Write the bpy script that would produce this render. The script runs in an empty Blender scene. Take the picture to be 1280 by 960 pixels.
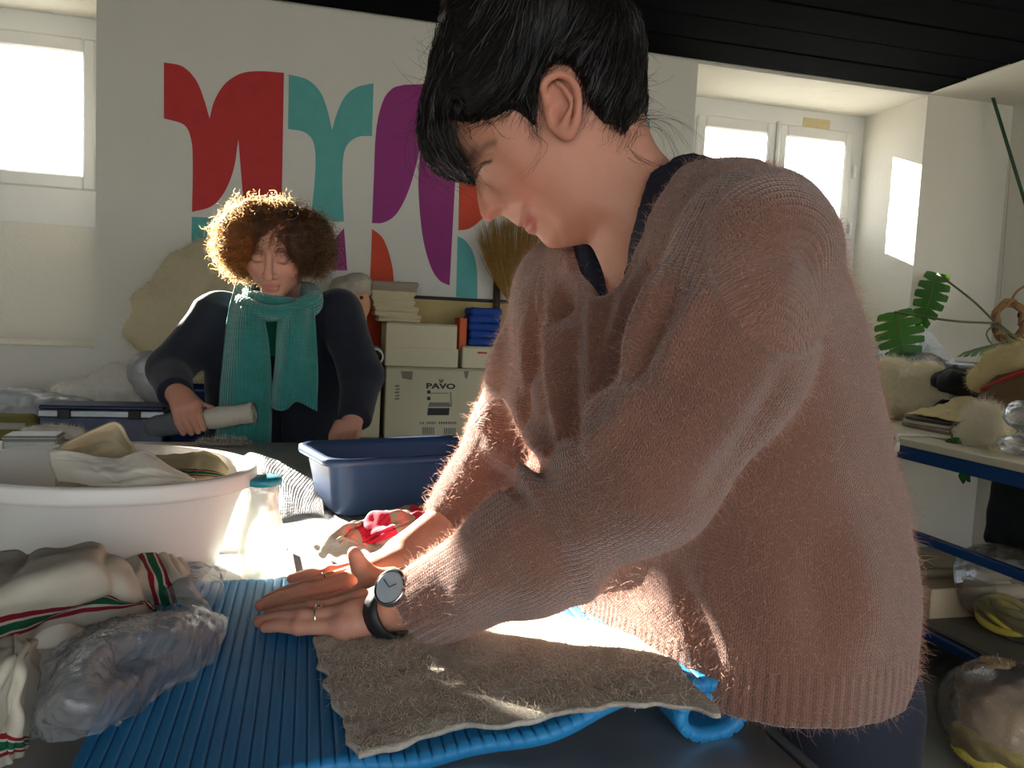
import bpy, math, random
import numpy as np
from mathutils import Vector, Matrix

random.seed(7); np.random.seed(7)
scene = bpy.context.scene
COL = scene.collection

# ------------------------------------------------------------------ camera
FPX = 985.0
CAMH = 1.21
TZ = 0.88                                   # work table top
YAW, PIT, ROL = math.radians(14.5), math.radians(4.64), math.radians(2.7)
_f = np.array([math.sin(YAW)*math.cos(PIT), math.cos(YAW)*math.cos(PIT), -math.sin(PIT)])
_r0 = np.array([math.cos(YAW), -math.sin(YAW), 0.0])
_u0 = np.cross(_r0, _f)
RGT = math.cos(ROL)*_r0 + math.sin(ROL)*_u0
UPV = math.cos(ROL)*_u0 - math.sin(ROL)*_r0
FWD = _f
CAM = np.array([0.0, 0.0, CAMH])
def ray(px, py): return FWD + (px-640)/FPX*RGT - (py-480)/FPX*UPV
def P(px, py, d): return CAM + d*ray(px, py)
def onz(px, py, z): v = ray(px, py); return CAM + (z-CAM[2])/v[2]*v
def ony(px, py, y): v = ray(px, py); return CAM + (y-CAM[1])/v[1]*v
def onx(px, py, x): v = ray(px, py); return CAM + (x-CAM[0])/v[0]*v
def proj(p):
    q = np.asarray(p) - CAM; d = q@FWD
    return 640+FPX*(q@RGT)/d, 480-FPX*(q@UPV)/d, d

cam_data = bpy.data.cameras.new('camera'); cam = bpy.data.objects.new('camera', cam_data); COL.objects.link(cam)
cam_data.sensor_width = 36; cam_data.lens = FPX/1280*36; cam_data.clip_start = 0.02; cam_data.clip_end = 200
m = Matrix.Identity(4)
for i in range(3):
    m[i][0] = RGT[i]; m[i][1] = UPV[i]; m[i][2] = -FWD[i]; m[i][3] = CAM[i]
cam.matrix_world = m
scene.camera = cam
scene.view_settings.view_transform = 'Standard'
scene.view_settings.look = 'None'
scene.view_settings.gamma = 1.0
scene.view_settings.use_curve_mapping = False
scene.view_settings.exposure = 0.35

# ------------------------------------------------------------------ world + sun
W = bpy.data.worlds.new('sky'); scene.world = W; W.use_nodes = True
bg = W.node_tree.nodes['Background']; bg.inputs[0].default_value = (0.90, 0.95, 1.0, 1); bg.inputs[1].default_value = 4.0
SUN_TRAVEL = Vector((0.59, -1.0, -0.3875)).normalized()
sd = bpy.data.lights.new('sun_offscreen', 'SUN'); sd.energy = 52.0; sd.angle = math.radians(0.55); sd.color = (1.0, 0.93, 0.82)
sun = bpy.data.objects.new('sun_offscreen', sd); COL.objects.link(sun)
sun.rotation_euler = (-SUN_TRAVEL).to_track_quat('Z', 'Y').to_euler(); sun.location = (-6, 8, 5)

# ------------------------------------------------------------------ object helpers
WLOC = {}
def wl(o): return WLOC.get(o.name, np.zeros(3)) if o is not None else np.zeros(3)
def empty(name, loc, parent=None):
    o = bpy.data.objects.new(name, None); COL.objects.link(o); o.empty_display_size = .05
    loc = np.array(loc, float); o.location = tuple(loc-wl(parent)); WLOC[o.name] = loc
    if parent is not None: o.parent = parent
    return o
def tag(o, label=None, cat=None, group=None, kind=None):
    if label: o['label'] = label
    if cat: o['category'] = cat
    if group: o['group'] = group
    if kind: o['kind'] = kind
    return o
def mesh(name, V, F, mat, parent=None, smooth=True, uv=None, attrs=None, mats=None, fmat=None):
    """link V (world coords), F as ONE mesh object; the origin goes to the bottom centre of its box"""
    V = np.asarray(V, np.float64).reshape(-1, 3)
    lo, hi = V.min(0), V.max(0); org = np.array([(lo[0]+hi[0])/2, (lo[1]+hi[1])/2, lo[2]])
    me = bpy.data.meshes.new(name)
    if isinstance(F, np.ndarray):
        n, k = F.shape
        me.vertices.add(len(V)); me.vertices.foreach_set('co', (V-org).astype(np.float32).ravel())
        me.loops.add(n*k); me.loops.foreach_set('vertex_index', F.astype(np.int32).ravel())
        me.polygons.add(n); me.polygons.foreach_set('loop_start', np.arange(0, n*k, k, dtype=np.int32))
        me.update(calc_edges=True)
    else:
        me.from_pydata((V-org).tolist(), [], [list(f) for f in F]); me.update()
    if smooth and len(F) > 26: me.polygons.foreach_set('use_smooth', np.ones(len(me.polygons), bool))
    if uv is not None:                       # per-vertex uv -> point attribute
        a = me.attributes.new('uvw', 'FLOAT_VECTOR', 'POINT')
        q = np.zeros((len(V), 3), np.float32); q[:, :np.asarray(uv).shape[1]] = uv; a.data.foreach_set('vector', q.ravel())
    for k, arr in (attrs or {}).items():
        arr = np.asarray(arr, np.float32)
        if arr.ndim == 1:
            a = me.attributes.new(k, 'FLOAT', 'POINT'); a.data.foreach_set('value', arr)
        else:
            a = me.attributes.new(k, 'FLOAT_COLOR', 'POINT'); c = np.ones((len(V), 4), np.float32); c[:, :3] = arr; a.data.foreach_set('color', c.ravel())
    for mm in (mats or [mat]): me.materials.append(mm)
    if fmat is not None: me.polygons.foreach_set('material_index', np.asarray(fmat, np.int32))
    o = bpy.data.objects.new(name, me); COL.objects.link(o)
    o.location = tuple(org-wl(parent)); WLOC[o.name] = org
    if parent is not None: o.parent = parent
    return o

# ------------------------------------------------------------------ geometry helpers: return (V, F)
def join(*parts):
    V, F, n = [], [], 0
    for v, f in parts:
        v = np.asarray(v); V.append(v); F += [[i+n for i in q] for q in (f.tolist() if isinstance(f, np.ndarray) else f)]; n += len(v)
    return np.concatenate(V), F
def box(c, s, rot=None, bev=0.0):
    """bevelled box: centre c, full size s, rot = 3x3"""
    c = np.array(c, float); h = np.array(s, float)/2
    b = min(bev, h.min()*.95)
    if b <= 0:
        V = np.array([[x, y, z] for x in (-1, 1) for y in (-1, 1) for z in (-1, 1)])*h
        F = [(0,1,3,2),(4,6,7,5),(0,4,5,1),(2,3,7,6),(0,2,6,4),(1,5,7,3)]
    else:
        V = []; idx = {}
        for sx in (-1,1):
            for sy in (-1,1):
                for sz in (-1,1):
                    for ax in range(3):
                        q = np.array([sx,sy,sz])*(h-b); q[ax] += (sx,sy,sz)[ax]*b
                        idx[sx,sy,sz,ax] = len(V); V.append(q)
        V = np.array(V); F = []
        for ax in range(3):
            o1, o2 = [(1,2),(2,0),(0,1)][ax]
            for s_ in (-1,1):
                q = []
                for a_, b_ in ((-1,-1),(1,-1),(1,1),(-1,1)):
                    k = [0,0,0]; k[ax]=s_; k[o1]=a_; k[o2]=b_; q.append(idx[k[0],k[1],k[2],ax])
                F.append(q if s_ > 0 else q[::-1])
        for ax in range(3):                 # edges parallel to ax
            o1, o2 = [(1,2),(2,0),(0,1)][ax]
            for a_ in (-1,1):
                for b_ in (-1,1):
                    q = []
                    for s_, w in ((-1,o1),(1,o1),(1,o2),(-1,o2)):
                        k=[0,0,0]; k[ax]=s_; k[o1]=a_; k[o2]=b_; q.append(idx[k[0],k[1],k[2],w])
                    F.append(q if a_*b_ > 0 else q[::-1])
        for sx in (-1,1):
            for sy in (-1,1):
                for sz in (-1,1):
                    q=[idx[sx,sy,sz,0],idx[sx,sy,sz,1],idx[sx,sy,sz,2]]; F.append(q if sx*sy*sz>0 else q[::-1])
    if rot is not None: V = V@np.array(rot).T
    return V+c, F
def rz(a): c, s = math.cos(a), math.sin(a); return np.array([[c,-s,0],[s,c,0],[0,0,1]])
def lathe(prof, c, n=48, sx=1.0, sy=1.0, rot=None):
    """prof: list of (r,z); closed surface of revolution (open profile ends stay open unless r=0)"""
    prof = np.array(prof, float); m_ = len(prof); th = np.arange(n)*2*math.pi/n
    V = np.stack([np.outer(prof[:,0], np.cos(th))*sx, np.outer(prof[:,0], np.sin(th))*sy, np.repeat(prof[:,1][:,None], n, 1)], -1).reshape(-1,3)
    if rot is not None: V = V@np.array(rot).T
    F = [(i*n+j, i*n+(j+1)%n, (i+1)*n+(j+1)%n, (i+1)*n+j) for i in range(m_-1) for j in range(n)]
    return V+np.array(c, float), F
def smooth_path(pts, n):
    """Catmull-Rom through pts (k,dim) -> n samples"""
    p = np.asarray(pts, float); k = len(p)
    if k == 2: t = np.linspace(0,1,n)[:,None]; return p[0]*(1-t)+p[1]*t
    q = np.concatenate([[2*p[0]-p[1]], p, [2*p[-1]-p[-2]]])
    t = np.linspace(0, k-1-1e-9, n); i = t.astype(int); f = (t-i)[:,None]
    a, b, c, d = q[i], q[i+1], q[i+2], q[i+3]
    return .5*((2*b)+(-a+c)*f+(2*a-5*b+4*c-d)*f*f+(-a+3*b-3*c+d)*f**3)
def tube(pts, r, n=8, cap=True, flat=1.0, up=None):
    """tube along pts (already sampled); r scalar or array"""
    p = np.asarray(pts, float); m_ = len(p); r = np.broadcast_to(np.asarray(r, float), (m_,))
    t = np.gradient(p, axis=0); t /= np.linalg.norm(t, axis=1)[:,None]+1e-12
    ref = np.array(up, float) if up is not None else (np.array([0,0,1.0]) if abs(t[0][2]) < .9 else np.array([1.0,0,0]))
    N = np.zeros_like(p); cur = ref
    for i in range(m_):
        if up is not None: cur = ref
        cur = cur - t[i]*(cur@t[i]); cur = cur/(np.linalg.norm(cur)+1e-12); N[i] = cur
    B = np.cross(t, N); th = np.arange(n)*2*math.pi/n
    V = (p[:,None]+r[:,None,None]*(np.cos(th)[None,:,None]*B[:,None]+flat*np.sin(th)[None,:,None]*N[:,None])).reshape(-1,3)
    F = [(i*n+j, i*n+(j+1)%n, (i+1)*n+(j+1)%n, (i+1)*n+j) for i in range(m_-1) for j in range(n)]
    if cap: F += [tuple(range(n))[::-1], tuple((m_-1)*n+j for j in range(n))]
    return V, F
def prism(poly, z0, z1):
    """2d polygon -> extrusion along z"""
    n = len(poly); V = [(x,y,z0) for x,y in poly]+[(x,y,z1) for x,y in poly]
    return np.array(V, float), [tuple(range(n))[::-1], tuple(range(n,2*n))]+[(i,(i+1)%n,n+(i+1)%n,n+i) for i in range(n)]
def _bs(k, n):
    """clamped Catmull-Rom weights matrix (n,k)"""
    return smooth_path(np.eye(k), n)
def sheet(C, nu, nv, thick=0.002, disp=None):
    """control grid C (a,b,3) -> smooth sheet; disp(u,v,V,N) -> offset along the normal; returns V,F,uv"""
    C = np.asarray(C, float); a, b = C.shape[:2]
    V = np.einsum('ia,jb,abk->ijk', _bs(a, nu), _bs(b, nv), C)
    U, Vv = np.meshgrid(np.linspace(0,1,nu), np.linspace(0,1,nv), indexing='ij')
    def nrm(V):
        d1 = np.gradient(V, axis=0); d2 = np.gradient(V, axis=1); n = np.cross(d1, d2); return n/(np.linalg.norm(n, axis=-1, keepdims=True)+1e-12)
    N = nrm(V)
    if disp is not None: V = V+N*disp(U, Vv, V)[...,None]; N = nrm(V)
    idx = np.arange(nu*nv).reshape(nu, nv)
    q = np.stack([idx[:-1,:-1], idx[1:,:-1], idx[1:,1:], idx[:-1,1:]], -1).reshape(-1,4)
    uv = np.stack([U, Vv], -1).reshape(-1,2)
    if thick <= 0: return V.reshape(-1,3), q, uv
    n = nu*nv; V2 = np.concatenate([(V+N*thick/2).reshape(-1,3), (V-N*thick/2).reshape(-1,3)])
    ring = np.concatenate([idx[:,0], idx[-1,1:], idx[-2::-1,-1], idx[0,-2:0:-1]]); r2 = np.roll(ring, -1)
    side = np.stack([ring, r2, r2+n, ring+n], -1)
    return V2, np.concatenate([q, q[:,::-1]+n, side[:, ::-1]]), np.concatenate([uv, uv])
# cheap value noise
_P = np.random.RandomState(3).rand(64,64,64).astype(np.float32)
def vnoise(p):
    p = np.asarray(p, np.float32); i = np.floor(p).astype(int); f = p-i; f = f*f*(3-2*f); i &= 63; j = (i+1) & 63
    def g(a,b,c): return _P[a,b,c]
    x0,y0,z0 = i[...,0],i[...,1],i[...,2]; x1,y1,z1 = j[...,0],j[...,1],j[...,2]; fx,fy,fz = f[...,0],f[...,1],f[...,2]
    return ((g(x0,y0,z0)*(1-fx)+g(x1,y0,z0)*fx)*(1-fy)+(g(x0,y1,z0)*(1-fx)+g(x1,y1,z0)*fx)*fy)*(1-fz) + ((g(x0,y0,z1)*(1-fx)+g(x1,y0,z1)*fx)*(1-fy)+(g(x0,y1,z1)*(1-fx)+g(x1,y1,z1)*fx)*fy)*fz - .5
def fbm(p, o=3):
    p = np.asarray(p, np.float32); s = 0; a = 1
    for k in range(o): s = s+a*vnoise(p+17.3*k); p = p*2.03; a *= .5
    return s
def ridge(p):                                # crumple: sharp creases
    return 1-np.abs(vnoise(p))*4 + .5*(1-np.abs(vnoise(p*2.1+5))*4)

# ------------------------------------------------------------------ signed distance modelling
def A3(p): return np.asarray(p, np.float32)
def cap(p, a, b, ra, rb):
    a, b = A3(a), A3(b); ab = b-a; t = np.clip(((p-a)@ab)/float(ab@ab), 0, 1)
    q = p-a-t[:,None]*ab
    return np.sqrt(np.einsum('ij,ij->i', q, q))-(ra+(rb-ra)*t)
def chain(p, pts, rs, k=0.0):
    d = None
    for i in range(len(pts)-1):
        e = cap(p, pts[i], pts[i+1], rs[i], rs[i+1]); d = e if d is None else (smin(d, e, k) if k > 0 else np.minimum(d, e))
    return d
def ell(p, c, r, R=None):
    q = p-A3(c)
    if R is not None: q = q@A3(R)            # columns of R = axes
    r = A3(r); k0 = np.linalg.norm(q/r, axis=1); k1 = np.linalg.norm(q/(r*r), axis=1)+1e-9
    return k0*(k0-1)/k1
def smin(a, b, k):
    h = np.maximum(k-np.abs(a-b), 0)/k; return np.minimum(a, b)-h*h*k*.25
def smax(a, b, k): return -smin(-a, -b, k)
def sdf_mesh(f, lo, hi, h, lip=1.0, B=8):
    """sparse evaluation of f on a grid, then surface nets; returns V,F"""
    lo = np.array(lo, np.float32); n = (np.ceil((np.array(hi)-lo)/h/B).astype(int)+1); nb = n; n = n*B
    G = np.full(tuple(n), 1.0, np.float32)
    bi = np.stack(np.meshgrid(*[np.arange(k) for k in nb], indexing='ij'), -1).reshape(-1,3)
    bc = (lo+(bi*B+(B-1)/2)*h).astype(np.float32)
    fv = np.concatenate([f(bc[i:i+200000]) for i in range(0, len(bc), 200000)])
    rad = B*h*.9*lip
    for b in bi[fv < -rad]: G[b[0]*B:b[0]*B+B, b[1]*B:b[1]*B+B, b[2]*B:b[2]*B+B] = -1
    act = bi[np.abs(fv) <= rad]
    loc = np.stack(np.meshgrid(*[np.arange(B)]*3, indexing='ij'), -1).reshape(-1,3)
    CH = 1200
    for i in range(0, len(act), CH):
        gi = (act[i:i+CH,None]*B+loc[None]).reshape(-1,3)
        G[gi[:,0], gi[:,1], gi[:,2]] = f((lo+gi*h).astype(np.float32))
    return surface_nets(G, lo, h)
def surface_nets(G, lo, h):
    S = G < 0
    c = [(i,j,k) for i in (0,1) for j in (0,1) for k in (0,1)]
    sl = lambda A, o: A[o[0]:A.shape[0]-1+o[0], o[1]:A.shape[1]-1+o[1], o[2]:A.shape[2]-1+o[2]]
    cnt = sum(sl(S, o).astype(np.int8) for o in c); cells = np.argwhere((cnt > 0) & (cnt < 8))
    vid = np.full(cnt.shape, -1, np.int64); vid[cells[:,0], cells[:,1], cells[:,2]] = np.arange(len(cells))
    vals = [G[cells[:,0]+o[0], cells[:,1]+o[1], cells[:,2]+o[2]] for o in c]
    acc = np.zeros((len(cells),3)); num = np.zeros(len(cells))
    for a in range(8):
        for b in range(a+1, 8):
            if sum(abs(c[a][q]-c[b][q]) for q in range(3)) != 1: continue
            va, vb = vals[a], vals[b]; x = (va < 0) != (vb < 0); t = np.where(x, va/np.where(x, va-vb, 1), 0)
            pos = np.array(c[a])[None]+t[:,None]*(np.array(c[b])-np.array(c[a]))[None]
            acc += pos*x[:,None]; num += x
    V = np.asarray(lo, float)+(cells+acc/num[:,None])*h
    Fs = []
    for ax in range(3):
        o1, o2 = [(1,2),(2,0),(0,1)][ax]
        sA = [slice(None)]*3; sB = [slice(None)]*3; sA[ax] = slice(0,-1); sB[ax] = slice(1,None)
        a_, b_ = S[tuple(sA)], S[tuple(sB)]
        e = np.argwhere(a_ != b_); e = e[(e[:,o1] > 0) & (e[:,o2] > 0) & (e[:,o1] < G.shape[o1]-1) & (e[:,o2] < G.shape[o2]-1)]
        ins = a_[e[:,0], e[:,1], e[:,2]]
        def at(d1, d2):
            q = e.copy(); q[:,o1] -= d1; q[:,o2] -= d2; return vid[q[:,0], q[:,1], q[:,2]]
        q = np.stack([at(1,1), at(0,1), at(0,0), at(1,0)], -1); q[~ins] = q[~ins][:, ::-1]; Fs.append(q)
    return V, np.concatenate(Fs)
def vnormals(V, F):
    F = np.asarray(F); a, b, c = V[F[:,0]], V[F[:,1]], V[F[:,2]]; n = np.cross(b-a, c-a)
    if F.shape[1] == 4: n = n+np.cross(c-a, V[F[:,3]]-a)
    N = np.zeros_like(V)
    for k in range(F.shape[1]): np.add.at(N, F[:,k], n)
    return N/(np.linalg.norm(N, axis=1, keepdims=True)+1e-12)
def laplace(V, F, it=1, lam=.5):
    F = np.asarray(F); V = V.copy()
    for _ in range(it):
        S = np.zeros_like(V); C = np.zeros(len(V))
        for k in range(F.shape[1]):
            i, j = F[:,k], F[:,(k+1)%F.shape[1]]
            np.add.at(S, i, V[j]); np.add.at(C, i, 1)
        V += lam*(S/np.maximum(C,1)[:,None]-V)
    return V
def ribbons(paths, w, tri=True):
    """paths (n,m,3): thin three-sided tapering strands in one mesh"""
    paths = np.asarray(paths, np.float64); n, m_ = paths.shape[:2]
    t = np.gradient(paths, axis=1); t /= np.linalg.norm(t, axis=-1, keepdims=True)+1e-12
    ref = np.random.RandomState(1).normal(size=(n,1,3)); N = np.cross(t, ref); N /= np.linalg.norm(N, axis=-1, keepdims=True)+1e-12
    B = np.cross(t, N); w = np.broadcast_to(np.asarray(w, float), (n,))[:,None]*np.linspace(1, .35, m_)[None]
    k = 3 if tri else 2
    ang = [0, 2.094, 4.189] if tri else [0, math.pi]
    V = np.stack([paths+w[...,None]*(math.cos(a)*N+math.sin(a)*B) for a in ang], 2).reshape(-1,3)
    base = (np.arange(n)[:,None]*m_+np.arange(m_-1)[None]).ravel()*k
    F = []
    for j in range(k if tri else 1):
        j2 = (j+1) % k; F.append(np.stack([base+j, base+j2, base+k+j2, base+k+j], -1))
    return V, np.concatenate(F)
def scatter(V, F, n, seed=0, wfun=None):
    """n random points on a quad/tri mesh -> pos, normal, face"""
    rs = np.random.RandomState(seed); F = np.asarray(F)
    a, b, c = V[F[:,0]], V[F[:,1]], V[F[:,2]]; d = V[F[:,-1]]
    nn = np.cross(c-a, d-b) if F.shape[1] == 4 else np.cross(b-a, c-a); ar = np.linalg.norm(nn, axis=1)+1e-15
    w = ar.copy()
    if wfun is not None: w = w*wfun((a+c)/2, nn/ar[:,None])
    i = rs.choice(len(F), n, p=w/w.sum()); u, v = rs.rand(n,1), rs.rand(n,1)
    if F.shape[1] == 4: p = (a[i]*(1-u)+b[i]*u)*(1-v)+(d[i]*(1-u)+c[i]*u)*v
    else: s = np.sqrt(u); p = a[i]*(1-s)+b[i]*s*(1-v)+c[i]*s*v
    return p, nn[i]/ar[i][:,None], i

# ------------------------------------------------------------------ materials
class NT:
    def __init__(s, name):
        s.m = bpy.data.materials.new(name); s.m.use_nodes = True; s.t = s.m.node_tree; s.t.nodes.clear()
        s.out = s.n('ShaderNodeOutputMaterial')
    def n(s, typ, **kw):
        o = s.t.nodes.new(typ)
        for k, v in kw.items():
            if k.startswith('i_'):
                o.inputs[k[2:].replace('_', ' ')].default_value = v
            else: setattr(o, k, v)
        return o
    def l(s, a, b): s.t.links.new(a, b)
    def math(s, op, a, b=None, clamp=False):
        o = s.n('ShaderNodeMath', operation=op, use_clamp=clamp)
        for i, q in enumerate((a, b)):
            if q is None: continue
            if isinstance(q, (int, float)): o.inputs[i].default_value = q
            else: s.l(q, o.inputs[i])
        return o.outputs[0]
    def mix(s, f, a, b):
        o = s.n('ShaderNodeMix', data_type='RGBA')
        for i, q in ((0, f), (6, a), (7, b)):
            if isinstance(q, (int, float)): o.inputs[i].default_value = q
            elif isinstance(q, (tuple, list)): o.inputs[i].default_value = (*q[:3], 1)
            else: s.l(q, o.inputs[i])
        return o.outputs[2]
    def coord(s, kind='Object'): return s.n('ShaderNodeTexCoord').outputs[kind]
    def attr(s, name, out='Vector'): return s.n('ShaderNodeAttribute', attribute_name=name).outputs[out]
    def noise(s, vec, scale, detail=3, rough=.55, out=0):
        o = s.n('ShaderNodeTexNoise'); o.inputs['Scale'].default_value = scale; o.inputs['Detail'].default_value = detail; o.inputs['Roughness'].default_value = rough
        if vec is not None: s.l(vec, o.inputs['Vector'])
        return o.outputs[out]
    def ramp(s, f, *st):
        o = s.n('ShaderNodeValToRGB'); e = o.color_ramp.elements
        while len(e) < len(st): e.new(.5)
        for i, (p, c) in enumerate(st): e[i].position = p; e[i].color = (*(c if isinstance(c, tuple) else (c, c, c)), 1)
        s.l(f, o.inputs[0]); return o.outputs[0]
    def bump(s, h, strength=.3, dist=.002, nrm=None):
        o = s.n('ShaderNodeBump'); o.inputs['Strength'].default_value = strength; o.inputs['Distance'].default_value = dist; s.l(h, o.inputs['Height'])
        if nrm is not None: s.l(nrm, o.inputs['Normal'])
        return o.outputs[0]
    def bsdf(s, col, rough=.6, nrm=None, **kw):
        o = s.n('ShaderNodeBsdfPrincipled')
        if isinstance(col, (tuple, list)): o.inputs['Base Color'].default_value = (*col[:3], 1)
        else: s.l(col, o.inputs['Base Color'])
        if isinstance(rough, (int, float)): o.inputs['Roughness'].default_value = rough
        else: s.l(rough, o.inputs['Roughness'])
        if nrm is not None: s.l(nrm, o.inputs['Normal'])
        for k, v in kw.items(): o.inputs[k.replace('_', ' ')].default_value = v
        return o.outputs[0]
    def shmix(s, f, a, b):
        o = s.n('ShaderNodeMixShader')
        if isinstance(f, (int, float)): o.inputs[0].default_value = f
        else: s.l(f, o.inputs[0])
        s.l(a, o.inputs[1]); s.l(b, o.inputs[2]); return o.outputs[0]
    def end(s, sh): s.l(sh, s.out.inputs[0]); return s.m
def lin(r, g, b):
    f = lambda c: (c/255/12.92) if c/255 <= .04045 else ((c/255+.055)/1.055)**2.4
    return (f(r), f(g), f(b))
def pm(name, col, rough=.6, var=.12, scale=30, bump=.15, bscale=80, bdist=.001, **kw):
    t = NT(name); co = t.coord()
    c = t.mix(t.noise(co, scale, 4), tuple(max(0, q*(1-var)) for q in col), tuple(min(1, q*(1+var)) for q in col))
    nr = t.bump(t.noise(co, bscale, 4), bump, bdist) if bump > 0 else None
    return t.end(t.bsdf(c, rough, nr, **kw))
def fibre(name, col, var=.2, trans=.4, scale=200, rough=.9):
    """matte fibres that let light through"""
    t = NT(name); co = t.coord()
    c = t.mix(t.noise(co, scale, 2), tuple(q*(1-var) for q in col), tuple(min(1, q*(1+var)) for q in col))
    d = t.n('ShaderNodeBsdfDiffuse'); t.l(c, d.inputs[0]); r = t.n('ShaderNodeBsdfTranslucent'); t.l(c, r.inputs[0])
    return t.end(t.shmix(trans, d.outputs[0], r.outputs[0]))
def film(name, tint=(.95,.97,1), clear=.6, haze=(.8,.84,.9), scale=60, bump=.6):
    """thin clear or milky plastic: mostly see-through, some haze, sharp glints"""
    t = NT(name); co = t.coord(); nr = t.bump(t.noise(co, scale, 4, .6), bump, .003)
    tr = t.n('ShaderNodeBsdfTransparent'); tr.inputs[0].default_value = (*tint, 1)
    d = t.n('ShaderNodeBsdfDiffuse'); d.inputs[0].default_value = (*haze, 1); t.l(nr, d.inputs['Normal'])
    q = t.n('ShaderNodeBsdfTranslucent'); q.inputs[0].default_value = (*haze, 1)
    hz = t.shmix(.5, d.outputs[0], q.outputs[0])
    g = t.n('ShaderNodeBsdfGlossy'); g.inputs['Roughness'].default_value = .12; t.l(nr, g.inputs['Normal'])
    fr = t.n('ShaderNodeFresnel'); fr.inputs[0].default_value = 1.5; t.l(nr, fr.inputs['Normal'])
    body = t.shmix(clear, hz, tr.outputs[0])
    return t.end(t.shmix(t.math('MULTIPLY', fr.outputs[0], 1.1, True), body, g.outputs[0]))

# ================================================================== the room
def plaster(name, col, rough=.9, bump=.5):
    t = NT(name); co = t.coord()
    c = t.mix(t.noise(co, 3.0, 5), tuple(q*.94 for q in col), col)
    spots = t.ramp(t.noise(co, 26, 5, .7), (.70, 0.0), (.78, 1.0))
    c = t.mix(t.math('MULTIPLY', spots, .25), c, tuple(q*.75 for q in col))
    h = t.math('ADD', t.noise(co, 7, 5, .6), t.math('MULTIPLY', t.noise(co, 45, 4), .3))
    return t.end(t.bsdf(c, rough, t.bump(h, bump, .012)))
M_wall = plaster('lime plaster', (.70, .67, .59))
M_reveal = plaster('white plaster', (.70, .67, .59))
M_black = pm('black painted boards', (.0035, .0042, .0055), .95, .3, 6, .3, 30, .004, Specular_IOR_Level=.03)
M_winwood = pm('white window paint', (.70, .70, .68), .45, .05, 12, .1, 40)
M_floor = pm('worn concrete', (.20, .19, .15), .7, .25, 5, .25, 60, .002)
WX0, WX1, WY0, WY1, CZ = -2.6, 3.57, -2.6, 3.5, 2.46
YW = 3.95                                    # plane of the window sashes

# back wall: pieces around two splayed openings, one mesh
EL, ER = (-2.02, -.84), (1.737, 3.03)        # openings at the room face (x range)
BL, BR = (-1.98, -.88), (1.86, 2.99)         # the same at the sash plane
EZ0, EZ1 = 1.02, 2.455
def quad(*p): return np.array(p, float), [(0,1,2,3)]
def wallq(x0, x1, z0, z1, y): return quad((x0,y,z0),(x1,y,z0),(x1,y,z1),(x0,y,z1))
pcs = []
OUT = 4.06
for (x0, x1) in ((WX0, EL[0]), (EL[1], ER[0]), (ER[1], WX1+.3)):
    pcs.append(box(((x0+x1)/2, (WY1+OUT)/2, 1.3), (x1-x0, OUT-WY1, 2.6)))
for (x0, x1) in (EL, ER):
    pcs.append(box(((x0+x1)/2, (WY1+OUT)/2, EZ0/2), (x1-x0, OUT-WY1, EZ0)))
    pcs.append(box(((x0+x1)/2, (WY1+OUT)/2, (EZ1+2.6)/2), (x1-x0, OUT-WY1, 2.6-EZ1)))
wall_back = tag(mesh('wall_back', *join(*pcs), M_wall, smooth=False), 'off-white plaster back wall with a painted mural of curved shapes', kind='structure')
# window reveals (splayed jambs, soffit, sill), below the sash a plastered apron
for (e, b, nm, n) in ((EL, BL, 'left', 1), (ER, BR, 'right', 2)):
    g = 60
    def jamb(xa, xb, s):
        C = [[(xa, WY1+.001, z) for z in np.linspace(EZ0, EZ1, 6)], [(xa*.45+xb*.55, WY1+.55*(OUT-WY1), z) for z in np.linspace(EZ0, EZ1, 6)], [(xb, OUT, z) for z in np.linspace(EZ0, EZ1, 6)]]
        V, F, uv = sheet(C, 24, 90, 0, lambda u, v, V: .006*fbm(V*9)*np.minimum(1, u*8))
        return V, F if s > 0 else F[:, ::-1]
    parts = [jamb(e[0], b[0], 1), jamb(e[1], b[1], -1)]
    parts.append(quad((e[0],WY1,EZ1-.002),(e[1],WY1,EZ1-.002),(b[1],OUT,EZ1-.02),(b[0],OUT,EZ1-.02)))
    parts.append(quad((e[0],WY1,EZ0+.002),(b[0],OUT,EZ0+.01),(b[1],OUT,EZ0+.01),(e[1],WY1,EZ0+.002)))
    tag(mesh('trim_%d' % n, *join(*parts), M_reveal), 'white plastered reveal around the recessed %s window' % ('single-sash' if n == 1 else 'double'), kind='structure')
    tag(mesh('wall_apron_%s' % nm, *box(((b[0]+b[1])/2, YW+.036, (EZ0+1.55)/2), (b[1]-b[0]+.3, .10, 1.55-EZ0)), M_reveal, smooth=False), 'white plaster panel below the recessed window', kind='structure')

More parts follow.
